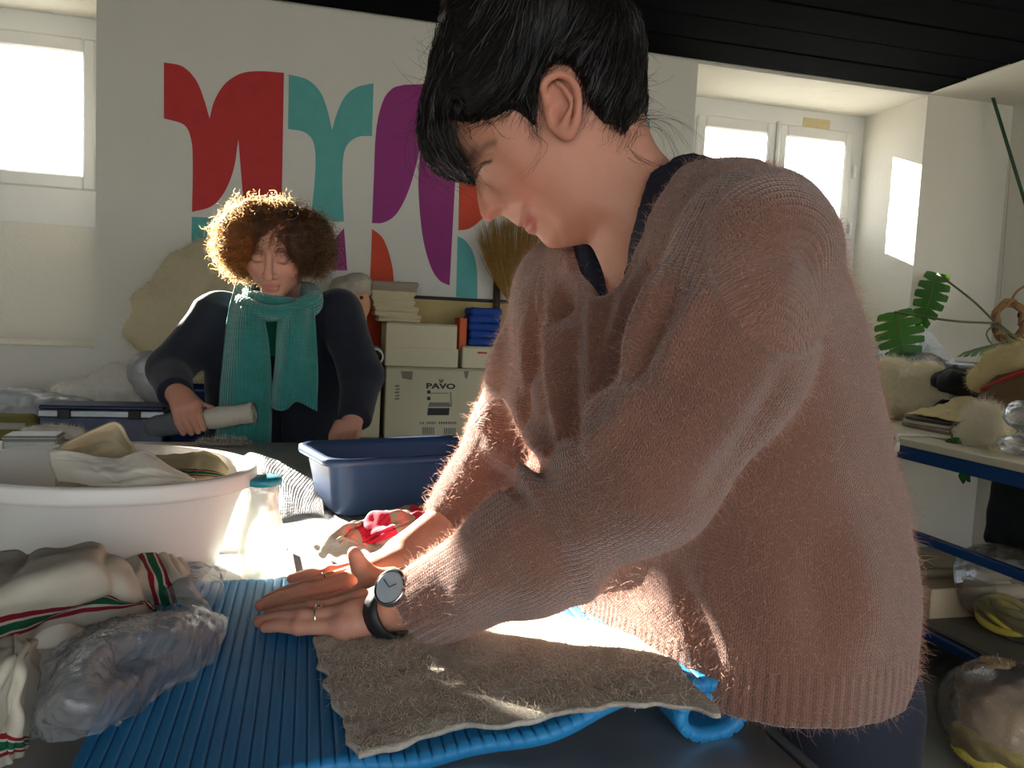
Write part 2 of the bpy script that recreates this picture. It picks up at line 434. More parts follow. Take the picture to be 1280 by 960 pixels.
M_glass = NT('window glass')
_tr = M_glass.n('ShaderNodeBsdfTransparent'); _tr.inputs[0].default_value = (.97,.98,.98,1)
_gl = M_glass.n('ShaderNodeBsdfGlossy'); _gl.inputs['Roughness'].default_value = .02
M_glass = M_glass.end(M_glass.shmix(.05, _tr.outputs[0], _gl.outputs[0]))
M_tape = pm('old masking tape', lin(196,180,140), .8)
def window(n, b, sashes, label):
    """frame > four rails and a mullion; every sash > stiles, rails, pane"""
    x0, x1 = b; z0, z1 = 1.53, EZ1-.012
    w = tag(empty('window_%d' % n, ((x0+x1)/2, YW, z0)), label, kind='structure')
    fr = .055
    mesh('frame_rail', *box(((x0+x1)/2, YW+.03, z1-.05), (x1-x0+.2, .09, .13), bev=.006), M_winwood, w)
    mesh('frame_rail', *box(((x0+x1)/2, YW+.03, z0+.085), (x1-x0+.2, .09, .17), bev=.006), M_winwood, w)
    for xa, xb in ((x0-.06, sashes[0][0]-.050), (sashes[1][1]+.050, x1+.06)): mesh('frame_post', *box(((xa+xb)/2, YW+.03, (z0+z1)/2), (xb-xa, .088, z1-z0), bev=.006), M_winwood, w)
    for (a, c) in sashes:
        s = empty('sash', ((a+c)/2, YW, 1.70), w)
        st = .052; pz0, pz1 = 1.76, 2.285
        for x in (a-st/2, c+st/2): mesh('stile', *box((x, YW, (pz0+pz1)/2), (st, .05, pz1-pz0+.13), bev=.008), M_winwood, s)
        for z in (pz0-.033, pz1+.033): mesh('rail', *box(((a+c)/2, YW, z), (c-a, .049, .066), bev=.008), M_winwood, s)
        mesh('pane', *box(((a+c)/2, YW+.012, (pz0+pz1)/2), (c-a+.004, .004, pz1-pz0+.004)), M_glass, s)
    m_ = (sashes[0][1]+sashes[1][0])/2
    mesh('mullion', *box((m_, YW-.012, 2.02), (sashes[1][0]-sashes[0][1]-.102, .05, .68), bev=.006), M_winwood, w)
    mesh('hinge', *tube([(sashes[1][1]+.07, YW-.035, 2.10), (sashes[1][1]+.07, YW-.035, 2.17)], .008, 8), M_winwood, w)
    mesh('hinge', *tube([(sashes[1][1]+.07, YW-.035, 1.78), (sashes[1][1]+.07, YW-.035, 1.85)], .008, 8), M_winwood, w)
    if n == 2:
        mesh('espagnolette', *tube([(m_, YW-.055, 1.72), (m_, YW-.055, 2.33)], .007, 8), M_winwood, w)
        mesh('window_handle', *tube(smooth_path([(m_, YW-.06, 1.98), (m_+.005, YW-.10, 1.975), (m_+.01, YW-.10, 1.90)], 10), .009, 8), M_winwood, w)
        mesh('tape_strip', *box((2.69, YW-.018, 2.375), (.17, .002, .05)), M_tape, w)
    return w
window(1, BL, ((-1.83, -1.49), (-1.325, -.997)), 'white casement window glaring with daylight beside the painted mural')
window(2, BR, ((2.02, 2.39), (2.51, 2.88)), 'white double casement window glaring with daylight in the deep reveal')

# right wall with its niche, floor, ceiling, unseen walls
tag(mesh('wall_right', *box((WX1+.05, (WY0+WY1)/2, 1.3), (.1, WY1-WY0, 2.6)), M_reveal, smooth=False), 'white plaster side wall behind the cluttered table', kind='structure')
tag(mesh('trim_3', *box(((3.03+WX1)/2, (WY0+WY1)/2, CZ+.06), (WX1-3.03, WY1-WY0, .12)), M_reveal, smooth=False), 'white soffit above the side wall niche', kind='structure')
tag(mesh('wall_left', *box((WX0-.05, (WY0+WY1)/2, 1.3), (.1, WY1-WY0, 2.6)), M_wall, smooth=False), 'plaster wall on the far side of the work table', kind='structure')
tag(mesh('floor', *box((.5, .5, -.05), (7, 8, .1)), M_floor, smooth=False), 'worn grey concrete floor', kind='structure')
ceil = tag(mesh('ceiling', *box((.2, .45, CZ+.09), (5.7, 6.2, .1)), M_black, smooth=False), 'black painted board ceiling', kind='structure')
bw = .235
for i in range(13):
    y = WY1-.02-bw*(i+.5)
    mesh('plank', *box(((WX0+3.03)/2, y, CZ+.028+.003*(i % 2)), (3.03-WX0, bw-.006, .05), bev=.004), M_black, ceil, smooth=False)
# three unseen glazed door bays, inferred and added behind the camera for fill daylight
fp = []
DX = [(-2.3, -.5), (-.3, 1.5), (1.7, 3.3)]
DZ0, DZ1 = .12, 2.25
xs = [WX0]+[q for d in DX for q in d]+[WX1]
for i in range(0, len(xs), 2): fp.append(box(((xs[i]+xs[i+1])/2, WY0-.1, 1.3), (xs[i+1]-xs[i], .2, 2.6)))
for d in DX:
    fp.append(box(((d[0]+d[1])/2, WY0-.1, DZ0/2), (d[1]-d[0], .2, DZ0))); fp.append(box(((d[0]+d[1])/2, WY0-.1, (DZ1+2.6)/2), (d[1]-d[0], .2, 2.6-DZ1)))
tag(mesh('wall_front', *join(*fp), M_wall, smooth=False), 'unseen plaster wall with wide door bays added for fill daylight', kind='structure')
for i, d in enumerate(DX):
    w = tag(empty('door_%d' % (i+1), ((d[0]+d[1])/2, WY0-.1, DZ0)), 'unseen glazed door bay with white frame, added for fill daylight', kind='structure')
    for x in (d[0]+.03, (d[0]+d[1])/2, d[1]-.03): mesh('stile', *box((x, WY0-.1, (DZ0+DZ1)/2), (.06, .06, DZ1-DZ0), bev=.005), M_winwood, w)
    for x0_, x1_ in ((d[0]+.06, (d[0]+d[1])/2-.03), ((d[0]+d[1])/2+.03, d[1]-.06)): mesh('pane', *box(((x0_+x1_)/2, WY0-.1, (DZ0+DZ1)/2), (x1_-x0_, .005, DZ1-DZ0)), M_glass, w)
# portals in the door bays behind the camera: they give no light of their own, they only guide the sky sampling
def portal(name, c, sx, sz, toward):
    d = bpy.data.lights.new(name, 'AREA'); d.shape = 'RECTANGLE'; d.size = sx; d.size_y = sz; d.cycles.is_portal = True
    o = bpy.data.objects.new(name, d); COL.objects.link(o); o.location = c
    o.rotation_euler = Vector(toward).to_track_quat('-Z', 'Z').to_euler(); return o
for i, d in enumerate(DX): portal('door_daylight_offscreen', ((d[0]+d[1])/2, WY0-.22, (DZ0+DZ1)/2), d[1]-d[0], DZ1-DZ0, (0,1,0))
# ground outside
tag(mesh('ground', *box((0, 1, -.12), (60, 60, .02)), pm('pale gravel', (.42,.40,.36), .95, .2, 4, .3, 20), smooth=False), 'pale gravel ground outside the windows', kind='structure')

# mural paint on the back wall: each shape one thin coat of paint
def mural(pts, mat_):
    q = smooth_keep(pts); w = [ony(x, y, WY1-.0006) for x, y in q]
    poly = [(p[0], p[2]) for p in w]
    V, F = prism(poly, 0, 1); V = np.stack([V[:,0], WY1+.004-.0055*V[:,2], V[:,1]], -1)
    return mesh('mural_shape', V, F, mat_, wall_back, smooth=False)
def smooth_keep(groups):
    out = []
    for g in groups:                         # each group a smooth arc, corners between groups
        out += [tuple(p) for p in (smooth_path(g, 6*(len(g)-1)+1) if len(g) > 2 else np.array(g, float))]
    res = [out[0]]
    for p in out[1:]:
        if abs(p[0]-res[-1][0])+abs(p[1]-res[-1][1]) > .5: res.append(p)
    return res
def paint(name, c): return pm(name, c, .8, .16, 14, .3, 30, .004)
Pr, Pt, Pp, Po = paint('red mural paint', lin(190,52,50)), paint('teal mural paint', lin(92,168,162)), paint('purple mural paint', lin(148,50,120)), paint('orange red mural paint', lin(206,74,46))
mural([[(205,78),(228,83),(245,100),(255,124),(262,148)],[(262,148),(268,126),(281,105),(301,92),(325,89),(355,91)],[(355,91),(352,262)],[(305,262),(298,174)],[(298,174),(292,212),(280,241),(264,258),(240,265)],[(240,265),(241,205),(239,175),(230,156),(205,148)]], Pr)
mural([[(361,93),(385,100),(401,116),(410,140),(415,163)],[(415,163),(421,142),(431,121),(446,109),(467,104)],[(467,104),(465,170)],[(465,170),(448,171),(435,180),(429,198),(428,235),(430,277)],[(388,275),(392,240),(394,215),(394,190),(390,174),(380,165),(360,161)]], Pt)
mural([[(465,279),(467,230),(470,165),(478,128),(490,111),(505,106)],[(505,106),(545,105),(575,108)],[(575,108),(569,225),(562,357)],[(562,357),(549,350),(538,332),(528,293),(523,232),(526,180)],[(526,180),(518,215),(508,245),(495,268),(480,278),(465,279)]], Pp)
mural([[(240,271),(285,273)],[(285,273),(275,300),(239,312)]], Pt)
mural([[(430,285),(420,298),(414,315),(411,338)],[(411,338),(434,338)]], Pp)
mural([[(465,286),(478,297),(487,319),(492,347),(493,395),(489,436)],[(489,436),(459,434),(463,340)]], Po)
mural([[(574,226),(620,228)],[(620,228),(612,262),(599,277),(586,286),(573,288)]], Po)
mural([[(572,295),(582,301),(591,315),(596,337),(597,373)],[(597,373),(570,371)]], Pt)
mural([[(778,150),(812,152)],[(812,152),(813,196)],[(813,196),(795,190),(782,175),(778,150)]], Pt)

# ================================================================== the work table and what lies on it
def g3(rows):                                # rows of (px, py, height above the table)
    return np.array([[onz(x, y, TZ+h) for (x, y, h) in r] for r in rows])
def gd(rows): return np.array([[P(x, y, d) for (x, y, d) in r] for r in rows])
# ---- table
tM = NT('scuffed sheet metal'); co = tM.coord()
sc = tM.noise(co, 9, 6, .65); M_sheet = tM.end(tM.bsdf(tM.mix(sc, (.30,.29,.27), (.52,.51,.49)), tM.ramp(sc, (.3,.40), (.7,.58)), tM.bump(tM.noise(co, 40, 4), .08, .002), Metallic=.75))
M_steel = pm('grey steel', (.35,.35,.34), .4, .1, 20, .05, Metallic=.8)
TX0, TX1, TY0, TY1 = -1.05, .376, .20, 2.02
table = tag(empty('work_table', (0, 1.1, 0)), 'long work table with a scuffed grey sheet metal top', 'table')
mesh('tabletop', *box(((TX0+TX1)/2, (TY0+TY1)/2, TZ-.012), (TX1-TX0, TY1-TY0, .024), bev=.004), M_sheet, table)
for y in (TY0+.08, TY1-.08):
    mesh('apron', *box(((TX0+TX1)/2, y, TZ-.06), (TX1-TX0-.2, .03, .07), bev=.003), M_steel, table)
for x in (TX0+.1, TX1-.1):
    mesh('apron', *box((x, (TY0+TY1)/2, TZ-.06), (.03, TY1-TY0-.2, .07), bev=.003), M_steel, table)
    for y in (TY0+.08, TY1-.08):
        mesh('leg', *box((x, y, (TZ-.024)/2), (.045, .045, TZ-.024), bev=.004), M_steel, table)
mesh('edge_strip', *box((TX1+.004, (TY0+TY1)/2, TZ-.018), (.008, TY1-TY0, .044), bev=.003), M_steel, table)

# ---- ribbed foam mat with a curled end
t = NT('blue foam'); co = t.coord(); n_ = t.noise(co, 300, 3)
c_ = t.mix(t.noise(co, 12, 3), lin(28,114,170), lin(42,142,198)); M_foam = t.end(t.bsdf(c_, .55, t.bump(n_, .35, .0008)))
path = smooth_path([(-.153,0),(-.05,0),(.06,.001),(.14,.006),(.20,.018),(.255,.036),(.30,.043),(.334,.036),(.349,.018),(.338,.003),(.315,.002),(.296,.012),(.294,.026),(.306,.033),(.320,.028)], 4000)
s_ = np.concatenate([[0], np.cumsum(np.linalg.norm(np.diff(path, axis=0), axis=1))]); L_ = s_[-1]
PIT_ = .0099; k_ = int(L_/PIT_); ss = np.linspace(0, k_*PIT_, k_*12+1)
cx, cz = np.interp(ss, s_, path[:,0]), np.interp(ss, s_, path[:,1])
tx, tz = np.gradient(cx), np.gradient(cz); l_ = np.hypot(tx, tz); nx, nz = -tz/l_, tx/l_
ph = (ss/PIT_) % 1; rib = .0028*np.clip(1-np.abs(2*ph-1)**4.5, 0, 1)**.6
ny = 42; ys = np.linspace(0, 1, ny)
Vt, Vb = [], []
for j, q in enumerate(ys):
    y = .545+.41*q
    er = .0012*np.sin(ys[j]*41*math.pi)*0
    wav = .004*np.sin(cx*60)*(1-q)
    Vt.append(np.stack([cx+nx*(rib+.0035), np.full_like(cx, y)+wav, TZ+.0036+cz+nz*(rib+.0035)], -1)); Vb.append(np.stack([cx-nx*.0030, np.full_like(cx, y)+wav, TZ+.0036+cz-nz*.0030], -1))
Vt, Vb = np.array(Vt), np.array(Vb); nA, nB = Vt.shape[:2]; ia = np.arange(nA*nB).reshape(nA, nB)
q1 = np.stack([ia[:-1,:-1], ia[:-1,1:], ia[1:,1:], ia[1:,:-1]], -1).reshape(-1,4)
ring = np.concatenate([ia[0,:], ia[1:,-1], ia[-1,-2::-1], ia[-2:0:-1,0]]); r2 = np.roll(ring, -1)
mat_o = mesh('foam_mat', np.concatenate([Vt.reshape(-1,3), Vb.reshape(-1,3)]), np.concatenate([q1, q1[:, ::-1]+nA*nB, np.stack([ring, ring+nA*nB, r2+nA*nB, r2], -1)]), M_foam)
def matz(x): return TZ+.0102+np.interp(x, path[:2100,0][np.argsort(path[:2100,0])], path[:2100,1][np.argsort(path[:2100,0])])
tag(mat_o, 'blue ribbed foam mat with one end curled up', 'mat')

# ---- felt sheet under the hands
t = NT('grey brown felt'); co = t.coord(); uvw = t.attr('uvw')
a1 = t.noise(co, 34, 8, .75); a2 = t.noise(co, 260, 5, .7)
c_ = t.mix(t.ramp(a1, (.35,0.0), (.62,1.0)), lin(126,110,96), lin(186,176,162)); c_ = t.mix(t.math('MULTIPLY', a2, .8), c_, lin(218,210,196))
M_felt = t.end(t.bsdf(c_, .95, t.bump(a2, .8, .003)))
fr_ = [[(392,800,.012),(450,785,.012),(530,770,.013),(620,768,.016),(700,770,.022),(770,785,.030),(850,835,.044)],
       [(402,835,.012),(465,825,.013),(540,815,.014),(625,812,.018),(710,812,.026),(790,825,.036),(872,858,.048)],
       [(420,885,.012),(480,872,.013),(550,862,.015),(640,860,.019),(730,850,.028),(810,855,.038),(890,874,.048)],
       [(446,946,.011),(505,932,.013),(572,912,.014),(648,908,.018),(735,888,.028),(815,880,.038),(904,893,.046)]]
def fd(u, v, V): return .0016*fbm(V*70)+.004*fbm(V*16)
def onmat(x, y, off):
    z = TZ+.02
    for _ in range(6): p_ = onz(x, y, z); z = float(matz(p_[0]))+off
    return onz(x, y, z)
V, F, uv = sheet(np.array([[onmat(x, y, .006) for x, y, h in r] for r in fr_]), 70, 120, .004, fd)
# ragged outline
e_ = np.minimum.reduce([uv[:,0]*60, (1-uv[:,0])*60, uv[:,1]*100, (1-uv[:,1])*100]); V[:,:2] += (np.stack([vnoise(V*55), vnoise(V*55+9)], -1)*.012)*np.clip(1-e_/8, 0, 1)[:,None]
felt = tag(mesh('felt_sheet', V, F, M_felt, uv=uv), 'grey brown wool felt sheet being rubbed on the blue mat', 'felt')
rs = np.random.RandomState(4); p, n, _ = scatter(V, F[:69*119], 9000, 2)
pth = [p]; dr = n*.5+rs.normal(size=p.shape)*.8; dr /= np.linalg.norm(dr, axis=1)[:,None]
for i in range(4): pth.append(pth[-1]+dr*rs.uniform(.0012,.0032,(len(p),1))); dr = dr+rs.normal(size=p.shape)*.5; dr[:,2] -= .12; dr /= np.linalg.norm(dr, axis=1)[:,None]
tag(mesh('loose_fibres', *ribbons(np.stack(pth,1), .00018, tri=False), fibre('grey wool fibre', lin(205,194,178))), kind='stuff').parent = felt
bpy.data.objects['loose_fibres'].location = tuple(WLOC['loose_fibres']-WLOC['felt_sheet'])

# ---- oval basin
M_basin = NT('white basin plastic'); _p = M_basin.bsdf((.78,.76,.72), .35, Subsurface_Weight=.0); _q = M_basin.n('ShaderNodeBsdfTranslucent'); _q.inputs[0].default_value = (.85,.80,.74,1)
M_basin = M_basin.end(M_basin.shmix(.32, _p, _q.outputs[0]))
bc = onz(131, 582, TZ+.135); bc[2] = TZ+.001
prof = [(0,.0),(.60,.0),(.68,.004),(.73,.014),(.79,.05),(.86,.09),(.92,.114),(.935,.117),(.995,.118),(1.0,.122),(.998,.134),(.985,.137),(.93,.137),(.912,.130),(.90,.114),(.835,.09),(.765,.05),(.70,.017),(.64,.008),(0,.006)]
basin = tag(mesh('washing_basin', *lathe([(r*.176, z) for r, z in prof], bc, 96, 1.0, .80, rz(-YAW)), M_basin), 'large white oval plastic washing basin on the work table', 'basin')

# ---- striped cloths
def stripes(name, axis, c0, base=lin(206,198,180), w=.06):
    t = NT(name); s = t.n('ShaderNodeSeparateXYZ'); t.l(t.attr('uvw'), s.inputs[0]); co = t.coord()
    x = s.outputs[axis]; c = t.mix(t.noise(co, 20, 4), tuple(q*.86 for q in base), base)
    def band(a, b): return t.math('MULTIPLY', t.math('GREATER_THAN', x, a), t.math('LESS_THAN', x, b))
    c = t.mix(band(c0, c0+w*.28), c, lin(140,16,38)); c = t.mix(band(c0+w*.42, c0+w*.95), c, lin(10,92,62)); c = t.mix(band(c0+w*1.1, c0+w*1.36), c, lin(140,16,38))
    d = t.bsdf(c, .9, t.bump(t.noise(co, 500, 2), .3, .0006)); r = t.n('ShaderNodeBsdfTranslucent'); t.l(c, r.inputs[0])
    return t.end(t.shmix(.22, d, r.outputs[0]))
def cloth(name, rows, mat_, nu=84, nv=90, th=.0025, amp=.004, sc_=18, parent=None, fine=.0006, depth=False):
    C = gd(rows) if depth else g3(rows)
    rs = np.random.RandomState(int(abs(rows[0][0][0])*7+rows[0][0][1])); fl = [(rs.uniform(0, 3.14), rs.uniform(-.2,1.1), rs.uniform(.02,.06), rs.uniform(-1,1)) for _ in range(16)]
    def dsp(u, v, V):
        o_ = amp*fbm(V*sc_+3)+fine*fbm(V*120)
        for a_, c_, w_, k_ in fl: o_ = o_+amp*.55*k_*np.exp(-((u*math.cos(a_)+v*math.sin(a_)+.06*np.sin(5*u+9*v*k_)-c_)/w_)**2)
        return o_
    V, F, uv = sheet(C, nu, nv, th, dsp)
    V[:,2] = np.maximum(V[:,2], TZ+.0015)
    return mesh(name, V, F, mat_, parent, uv=uv)
c1 = cloth('striped_cloth', [
  [(-60,705,.085),(0,698,.085),(60,690,.088),(112,681,.088),(140,690,.075),(158,705,.05)],
  [(-60,722,.100),(0,718,.100),(55,712,.104),(115,698,.104),(150,712,.080),(172,735,.045)],
  [(-60,755,.090),(5,752,.088),(60,745,.085),(130,735,.078),(165,742,.062),(182,755,.038)],
  [(-60,790,.062),(10,782,.060),(60,768,.060),(132,752,.058),(172,750,.050),(196,760,.028)],
  [(-60,838,.030),(10,822,.028),(55,806,.026),(110,785,.028),(170,772,.028),(215,768,.012)]], stripes('cream cloth with red and green stripes', 0, .60, w=.15), amp=.010)
tag(c1, 'cream cloth with a red and green stripe heaped beside the crumpled plastic', 'cloth')
c2 = cloth('striped_cloth', [
  [(150,702,.050),(170,682,.055),(186,668,.058),(207,676,.055),(223,694,.045)],
  [(160,718,.056),(180,704,.058),(200,698,.058),(222,708,.054),(238,722,.040)],
  [(166,736,.046),(190,730,.046),(212,728,.044),(238,735,.040),(254,746,.025)],
  [(170,757,.020),(196,757,.020),(220,757,.016),(245,760,.012),(266,766,.004)]], stripes('cream cloth with cross stripes', 1, .22, w=.22), amp=.006)
tag(c2, 'small folded cream cloth with stripes leaning on the white basin', 'cloth')
c3 = cloth('striped_cloth', [
  [(-60,800,.075),(-10,802,.075),(15,797,.080),(34,797,.078),(50,818,.060)],
  [(-60,840,.085),(-10,835,.085),(14,826,.088),(32,836,.080),(52,850,.055)],
  [(-60,880,.070),(-10,876,.068),(10,872,.066),(28,880,.056),(46,896,.030)],
  [(-60,925,.050),(-15,922,.045),(5,918,.040),(22,918,.034),(36,920,.016)],
  [(-60,968,.02),(-20,966,.018),(0,960,.016),(18,948,.012),(32,932,.004)]], stripes('cream cloth with end stripes', 0, .76, w=.12), amp=.010)
tag(c3, 'cream cloth with a thin striped hem next to the plastic bag', 'cloth')
M_cream = pm('cream cotton', lin(208,200,184), .9, .08, 20, .3, 400, .0006)
kb = onz(52, 790, TZ+.035)
V, F = sdf_mesh(lambda p: smin(ell(p, kb, (.022,.018,.014)), smin(cap(p, kb+[-.004,0,.010], kb+[-.010,0,.024], .005, .0045), cap(p, kb+[.012,0,0], kb+[.034,.01,-.012], .012, .006), .006), .010)+.0012*fbm(p*90), kb-.05, kb+.05, .0016)
tag(mesh('cloth_knot', V, F, M_cream), 'small knotted end of cream cloth on the striped heap', 'cloth')
# cloth in the basin
t = NT('felted cream wool'); co = t.coord(); c_ = t.mix(t.noise(co, 30, 4), lin(188,172,136), lin(214,202,172)); r = t.n('ShaderNodeBsdfTranslucent'); t.l(c_, r.inputs[0]); M_fw = t.end(t.shmix(.25, t.bsdf(c_, .95, t.bump(t.noise(co, 300, 3), .4, .001)), r.outputs[0]))
b1 = cloth('felted_pouch', [
  [(66,562,.93),(100,545,.97),(142,527,1.0),(158,545,1.0),(168,566,.98)],
  [(68,580,.94),(100,575,.99),(140,565,1.02),(165,570,1.02),(185,580,1.0)],
  [(70,606,.92),(110,606,.94),(150,606,.95),(180,606,.95),(215,606,.95)]], M_fw, 40, 40, .004, .003, depth=True)
tag(b1, 'upright tan flap of felted cloth inside the white basin', 'cloth')
b2 = cloth('felted_pouch', [
  [(63,562,.925),(95,566,.905),(125,571,.90),(150,573,.90),(172,564,.90),(190,568,.905),(212,584,.91),(242,600,.93)],
  [(64,578,.915),(95,584,.885),(125,588,.875),(150,590,.87),(172,586,.87),(192,586,.875),(214,594,.89),(242,603,.92)],
  [(72,602,.90),(100,604,.865),(125,607,.855),(150,608,.85),(172,607,.85),(192,606,.86),(216,604,.88),(242,606,.91)]], M_cream, 40, 60, .004, .003, depth=True)
tag(b2, 'pale felted cloth fold lying over the front rim of the basin', 'cloth')
b3 = cloth('striped_cloth', [
  [(195,568,1.0),(225,567,1.02),(255,565,1.03),(272,572,1.03),(284,586,1.02)],
  [(200,580,.98),(230,582,.99),(255,582,1.0),(272,586,1.0),(284,594,1.0)],
  [(215,598,.95),(235,600,.96),(255,600,.97),(270,600,.98),(280,600,.98)]], stripes('cream wool with hem stripes', 0, .70, lin(196,180,140), .16), 40, 40, .004, .003, depth=True)
tag(b3, 'tan cloth with a red and green hem tucked into the basin', 'cloth')

# ---- crumpled plastic
M_film = film('crumpled clear plastic', clear=.74, haze=(.84,.86,.90), scale=110, bump=1.0)
bagc = [
  [(82,800,.030),(120,780,.045),(170,768,.050),(215,762,.046),(255,758,.034),(284,774,.012)],
  [(60,828,.045),(110,806,.075),(160,795,.075),(210,788,.068),(250,785,.048),(278,800,.014)],
  [(48,868,.050),(100,842,.080),(150,832,.055),(190,825,.050),(230,820,.040),(250,838,.012)],
  [(42,900,.040),(85,880,.070),(130,872,.065),(165,862,.050),(195,855,.030),(206,862,.010)],
  [(36,924,.010),(75,918,.035),(110,915,.040),(140,905,.032),(160,892,.016),(172,885,.006)]]
def crum(u, v, V): return .0022*ridge(V*np.array([45,45,45]))+.0012*ridge(V*np.array([150,70,90]))+.007*fbm(V*14)
V1, F1, uv1 = sheet(g3(bagc), 150, 150, 0, crum); V1[:,2] = np.maximum(V1[:,2], TZ+.009)
low = [[(x, y, h*.35+.012) for x, y, h in r] for r in bagc]
V2, F2, uv2 = sheet(g3(low), 80, 80, 0, lambda u, v, V: .004*ridge(V*45+7)+.004*fbm(V*18)); V2[:,2] = np.maximum(V2[:,2], TZ+.0085)
bag = tag(mesh('plastic_bag', *join((V1, F1), (V2, F2)), M_film, smooth=True), 'crumpled clear plastic bag lying across the left edge of the blue mat', 'bag')
pl2 = [[(212,712,.030),(240,706,.034),(265,708,.030),(281,716,.022)],[(205,735,.035),(235,728,.045),(262,728,.036),(276,740,.018)],[(215,758,.02),(240,756,.022),(258,752,.016),(268,756,.008)]]
V1, F1, uv1 = sheet(g3(pl2), 70, 70, 0, lambda u, v, V: .004*ridge(V*50)+.003*fbm(V*25)); V1[:,2] = np.maximum(V1[:,2], TZ+.002)
tag(mesh('plastic_bag', V1, F1, M_film), 'small crumpled clear film between the bottle and the striped cloth', 'bag')

# ---- bottle on a white tray
M_tray = pm('white plastic tray', (.72,.72,.70), .3, .04, 20, .05)
a_, b_ = onz(262, 735, TZ), onz(362, 729, TZ); ax = (b_-a_)/np.linalg.norm(b_-a_); ay = np.array([-ax[1], ax[0], 0]); R_ = np.stack([ax, ay, [0,0,1]], 1)
tc = (a_+b_)/2+ay*.062
tray = tag(empty('draining_tray', tc*[1,1,0]+[0,0,TZ]), 'flat white plastic tray under the glass bottle', 'tray')
mesh('tray_base', *box(tc*[1,1,0]+np.array([0,0,TZ+.003]), (.104, .124, .004), R_, .001), M_tray, tray)
for sx_, sy_, wx, wy in ((0,-1,.108,.004),(0,1,.108,.004),(-1,0,.004,.128),(1,0,.004,.128)):
    mesh('tray_rim', *box(tc*[1,1,0]+R_@np.array([sx_*.052, sy_*.062, 0])+np.array([0,0,TZ+.0045]), (wx, wy, .008), R_, .001), M_tray, tray)
t = NT('frosted bottle glass'); co = t.coord(); nr = t.bump(t.noise(co, 90, 4), .5, .002)
tr = t.n('ShaderNodeBsdfTransparent'); tr.inputs[0].default_value = (.93,.94,.92,1); q = t.n('ShaderNodeBsdfTranslucent'); q.inputs[0].default_value = (.9,.9,.86,1); d = t.n('ShaderNodeBsdfDiffuse'); d.inputs[0].default_value = (.8,.8,.77,1)
gl = t.n('ShaderNodeBsdfGlossy'); gl.inputs['Roughness'].default_value = .15; t.l(nr, gl.inputs['Normal'])
M_bot = t.end(t.shmix(.14, t.shmix(.58, t.shmix(.5, q.outputs[0], d.outputs[0]), tr.outputs[0]), gl.outputs[0]))
M_lid = pm('teal bottle lid', lin(38,128,146), .4, .08, 40, .05)
bp = onz(327, 720, TZ+.006)
bottle = tag(empty('milk_bottle', bp), 'frosted glass milk bottle with a flat teal lid', 'bottle')
bpf = [(0,0),(.0235,0),(.0255,.003),(.0252,.009),(.0262,.018),(.0285,.030),(.0287,.040),(.0270,.052),(.0225,.068),(.0182,.083),(.0172,.092),(.0172,.100),(.0185,.104),(.0185,.112),(.016,.113)]
inn = [(max(r-.003,0), z+.003) for r, z in bpf[::-1]]
mesh('bottle_glass', *lathe(bpf+inn, bp, 48), M_bot, bottle)
mesh('lid', *lathe([(0,.113),(.0195,.113),(.0215,.1145),(.0218,.119),(.0205,.1215),(0,.1222)], bp, 40), M_lid, bottle)

# ---- blue tub
M_tub = pm('dark blue tub plastic', lin(54,74,108), .33, .06, 20, .06)
zt = TZ+.098
A_, B_, C_ = onz(428, 578, zt), onz(612, 568, zt), onz(366, 560, zt)
dx = (B_-A_)/np.linalg.norm(B_-A_); dy = np.array([-dx[1], dx[0], 0]); wid = abs((C_-A_)@dy)+.012
D_ = A_-dx*.022
Lt, Wt = .345, max(.20, wid)
ctr = D_+dx*Lt/2+dy*Wt/2
def rrect(hx, hy, r, n=10):
    o = []
    for cx_, cy_, a0 in ((hx-r,hy-r,0),(-hx+r,hy-r,90),(-hx+r,-hy+r,180),(hx-r,-hy+r,270)):
        for k in range(n+1): a = math.radians(a0+90*k/n); o.append((cx_+r*math.cos(a), cy_+r*math.sin(a)))
    return np.array(o)
def rloft(levels, c, ex, ey, close=True):
    """levels: (hx,hy,r,z) rounded rectangles -> skin"""
    V = []; 
    for hx, hy, r, z in levels: q = rrect(hx, hy, r); V.append(np.array(c)*[1,1,0]+q[:,:1]*ex+q[:,1:]*ey+np.array([0,0,z]))
    n = len(V[0]); F = [(i*n+j, i*n+(j+1)%n, (i+1)*n+(j+1)%n, (i+1)*n+j) for i in range(len(V)-1) for j in range(n)]
    if close: F += [tuple(range(n))[::-1], tuple((len(V)-1)*n+j for j in range(n))]
    return np.concatenate(V), F
hx, hy = Lt/2, Wt/2
lv = [(hx-.035,hy-.035,.03,TZ+.001),(hx-.028,hy-.028,.035,TZ+.006),(hx-.022,hy-.022,.036,TZ+.04),(hx-.014,hy-.014,.036,TZ+.085),(hx-.012,hy-.012,.036,TZ+.088),(hx-.001,hy-.001,.04,TZ+.088),(hx,hy,.04,TZ+.092),(hx-.001,hy-.001,.04,TZ+.099),(hx-.006,hy-.006,.038,TZ+.1015),(hx-.013,hy-.013,.035,TZ+.100),(hx-.017,hy-.017,.034,TZ+.092),(hx-.025,hy-.025,.034,TZ+.04),(hx-.032,hy-.032,.033,TZ+.009),(hx-.045,hy-.045,.03,TZ+.005)]
tub = tag(mesh('blue_tub', *rloft(lv, ctr, dx, dy), M_tub), 'dark blue rectangular plastic tub on the work table', 'tub')

